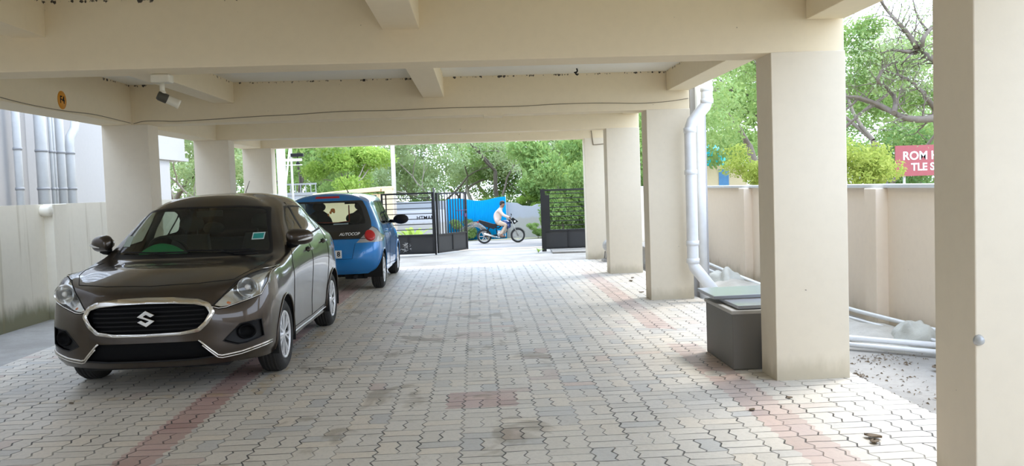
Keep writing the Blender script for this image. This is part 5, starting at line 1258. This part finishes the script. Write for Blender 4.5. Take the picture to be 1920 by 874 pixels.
# ================================================================ motorcycle and rider on the road
GZ = -.80
mc = empty('motorcycle', (.24, 36.0, GZ)); tag(mc, 'dark blue and black motorcycle ridden along the road past the gate', 'motorcycle')
M_bblue = mat('dark blue tank paint', (.02, .045, .16), .25, .3, coat=1)
M_ally = mat('dull alloy', (.45, .44, .42), .4, .8)
def bike_wheel(x, name):
    M = Matrix.Translation((x, 0, .30)) @ Matrix.Rotation(PI/2, 4, 'X')
    q = MB(); q.lathe([(.225, -.04), (.265, -.05), (.292, -.03), (.300, 0), (.292, .03), (.265, .05), (.225, .04), (.225, -.04)], 36, M); ty = q.build(name, M_tyre, mc)
    q = MB(); q.lathe([(.205, -.03), (.232, -.035), (.232, .035), (.205, .03), (.205, -.03)], 36, M); q.lathe([(0, -.06), (.04, -.055), (.04, .055), (0, .06)], 18, M)
    for k in range(6):
        a = 2*PI*k/6; A = M @ Matrix.Rotation(a, 4, 'Z'); q.box(.03, .21, -.014, .014, -.012, .012, A)
    q.build('rim', M_ally, ty); return ty
bike_wheel(0, 'rear_wheel'); bike_wheel(1.38, 'front_wheel')
q = MB(); q.tube([(0, .08, .30), (.55, .08, .34)], .02, 8); q.tube([(0, -.08, .30), (.55, -.08, .34)], .02, 8); q.tube([(.10, .0, .72), (.60, 0, .62), (.95, 0, .88), (1.08, 0, .95)], .025, 8); q.tube([(1.08, 0, .92), (.92, 0, .45), (.55, 0, .25), (.50, 0, .60)], .022, 8)
q.tube([(.08, .07, .36), (.22, .07, .68)], .028, 8); q.tube([(.08, -.07, .36), (.22, -.07, .68)], .028, 8); q.build('frame', M_under, mc)
q = MB(); q.tube([(1.38, .08, .30), (1.13, .08, .93)], [.026, .018], 10); q.build('fork', M_ally, mc)
q = MB(); q.tube([(1.38, -.08, .30), (1.13, -.08, .93)], [.026, .018], 10); q.build('fork', M_ally, mc)
q = MB(); q.ball((.86, 0, .80), (.26, .13, .14), 18, 12); q.ball((1.0, 0, .70), (.12, .14, .12), 14, 10); q.build('fuel_tank', M_bblue, mc)
q = MB(); q.prism([(.70, .78), (.68, .70), (.30, .72), (-.12, .88), (-.22, .95), (-.20, .99), (.10, .90), (.40, .80)], -.10, .10, 'y'); q.build('seat', M_black, mc, bevel=.02)
q = MB(); q.prism([(.55, .70), (.40, .58), (.05, .70), (-.22, .90), (-.15, .92), (.2, .80)], -.11, .11, 'y'); q.build('side_panel', M_black, mc, bevel=.015)
q = MB(); q.box(.55, .80, -.11, .11, .28, .52); q.lathe([(.085, -.14), (.10, 0), (.085, .14), (0, .14)], 18, Matrix.Translation((.62, 0, .38)) @ Matrix.Rotation(PI/2, 4, 'X')); q.tube([(.80, 0, .40), (.92, 0, .58)], .07, 10); q.build('engine', M_ally, mc, bevel=.01)
q = MB(); q.tube([(.85, -.12, .42), (.88, -.13, .28), (.60, -.14, .24), (.35, -.15, .30)], .02, 8); q.tube([(.45, -.15, .27), (-.02, -.16, .42)], [.035, .05], 12); q.build('exhaust', mat('bright exhaust', (.75, .72, .66), .25, .6), mc)
q = MB(); q.ball((1.22, 0, .86), (.12, .09, .10), 14, 10); q.prism([(1.10, .95), (1.20, 1.04), (1.42, .86), (1.28, .80)], -.07, .07, 'y'); q.build('headlamp_fairing', M_black, mc, bevel=.01)
q = MB(); q.ball((1.27, -.05, .87), (.05, .05, .05)); q.build('headlamp', M_whitep, mc)
q = MB(); q.tube([(1.05, -.34, 1.03), (1.10, -.20, 1.01), (1.12, 0, .96), (1.10, .20, 1.01), (1.05, .34, 1.03)], .014, 8); q.tube([(1.10, -.22, 1.01), (1.14, -.30, 1.14)], .006, 5); q.ball((1.14, -.32, 1.16), (.015, .05, .035)); q.ball((1.14, .32, 1.16), (.015, .05, .035)); q.tube([(1.10, .22, 1.01), (1.14, .30, 1.14)], .006, 5); q.build('handlebar', M_black, mc)
q = MB()
for c_, r0, a0, a1 in ((1.38, .325, .35, 2.2), (0, .335, .9, 2.6)):
    P = [[(c_+r0*math.cos(a0+(a1-a0)*i/10), y_, .30+r0*math.sin(a0+(a1-a0)*i/10)) for y_ in (-.06, 0, .06)] for i in range(11)]; q.grid(P)
o = q.build('mudguard', M_black, mc); sd = o.modifiers.new('t', 'SOLIDIFY'); sd.thickness = .008
q = MB(); q.box(-.26, -.22, -.05, .05, .86, .93); q.build('tail_lamp', M_redlamp, mc)
q = MB(); q.tube([(.55, -.20, .27), (.55, .20, .27)], .014, 8); q.build('foot_rest', M_black, mc)

def skin_body(name, verts, edges, radii, mats, pick, sub=2, root=0):
    me = bpy.data.meshes.new(name); me.from_pydata(verts, edges, []); o = bpy.data.objects.new(name, me); COL.objects.link(o)
    sk = o.modifiers.new('s', 'SKIN'); sk.use_smooth_shade = True; sb_ = o.modifiers.new('d', 'SUBSURF'); sb_.levels = sub; sb_.render_levels = sub
    for i, v in enumerate(me.skin_vertices[0].data): v.radius = radii[i] if isinstance(radii[i], tuple) else (radii[i],)*2; v.use_root = (i == root)
    dg = bpy.context.evaluated_depsgraph_get(); m2 = bpy.data.meshes.new_from_object(o.evaluated_get(dg)); COL.objects.unlink(o); bpy.data.objects.remove(o)
    m2.materials.clear()
    for m in mats: m2.materials.append(m)
    for p in m2.polygons: p.material_index = pick(p.center); p.use_smooth = True
    o = bpy.data.objects.new(name, m2); COL.objects.link(o); return o
V = [(.52, 0, .86), (.55, 0, 1.02), (.60, 0, 1.20), (.66, 0, 1.34), (.72, 0, 1.43), (.76, 0, 1.50), (.80, 0, 1.58), (.81, 0, 1.65)]
E_ = [(0, 1), (1, 2), (2, 3), (3, 4), (4, 5), (5, 6), (6, 7)]; Rd = [(.175, .19), (.165, .185), (.155, .19), (.12, .185), (.065, .065), (.085, .09), (.105, .098), (.09, .082)]
for s_ in (1, -1):
    i = len(V); V += [(.66, .17*s_, 1.33), (.82, .25*s_, 1.14), (.98, .27*s_, 1.07), (1.045, .275*s_, 1.045)]; E_ += [(3, i), (i, i+1), (i+1, i+2), (i+2, i+3)]; Rd += [.078, .060, .046, .036]
    h_ = len(V)-1
    for k in range(4):
        V += [(1.085, s_*(.255+.022*k), 1.055), (1.10, s_*(.255+.022*k), 1.030), (1.08, s_*(.255+.022*k), 1.012-.001*k)]; j = len(V)-3; E_ += [(h_, j), (j, j+1), (j+1, j+2)]; Rd += [.011, .010, .009]
    V += [(1.06, s_*.245, 1.02)]; E_ += [(h_, len(V)-1)]; Rd += [.011]
    i = len(V); V += [(.60, .11*s_, .84), (.92, .17*s_, .74), (.72, .17*s_, .42), (.66, .17*s_, .33), (.80, .19*s_, .28)]; E_ += [(0, i), (i, i+1), (i+1, i+2), (i+2, i+3), (i+3, i+4)]; Rd += [.115, .088, .060, .048, (.05, .03)]
def who(c):
    if c.z > 1.455: return 0
    if c.z < .38: return 0
    if c.x > 1.03 and c.z > .95: return 0
    return 1 if c.z > .90 or (c.x < .62 and c.z > .84) else 2
M_skin = mat('brown skin', (.28, .15, .095), .55); M_shirt = mat('pale cream shirt', (.60, .49, .42), .8); M_trou = mat('pale beige trousers', (.50, .38, .28), .8)
pr = skin_body('person', V, E_, Rd, [M_skin, M_shirt, M_trou], who); pr.location = mc.location
tag(pr, 'person in pale shirt and beige trousers riding the motorcycle, hands on the handlebar', 'person')
q = MB(); q.ball((.785, 0, 1.665), (.105, .094, .080), 18, 12); q.ball((.745, 0, 1.61), (.075, .090, .090), 16, 10); q.build('hair', mat('black hair', (.012, .010, .010), .6), pr)
q = MB(); q.tube([(.875, 0, 1.62), (.905, 0, 1.585), (.875, 0, 1.575)], [.010, .014, .010], 8); q.ball((.80, .083, 1.60), (.022, .010, .03)); q.ball((.80, -.083, 1.60), (.022, .010, .03)); q.build('nose_and_ears', M_skin, pr)
q = MB()
for s_ in (1, -1): q.ball((.868, .03*s_, 1.615), (.010, .014, .008), 8, 6)
q.tube([(.862, -.025, 1.545), (.872, 0, 1.543), (.862, .025, 1.545)], .006, 6); q.build('eyes_and_mouth', M_seam, pr)
for s_ in (1, -1):
    q = MB(); q.tube([(.64, .17*s_, .285), (.70, .18*s_, .262), (.86, .195*s_, .258)], [.035, .04, .03], 10); q.build('sandal', mat('dark sandal', (.10, .06, .04), .7), pr)
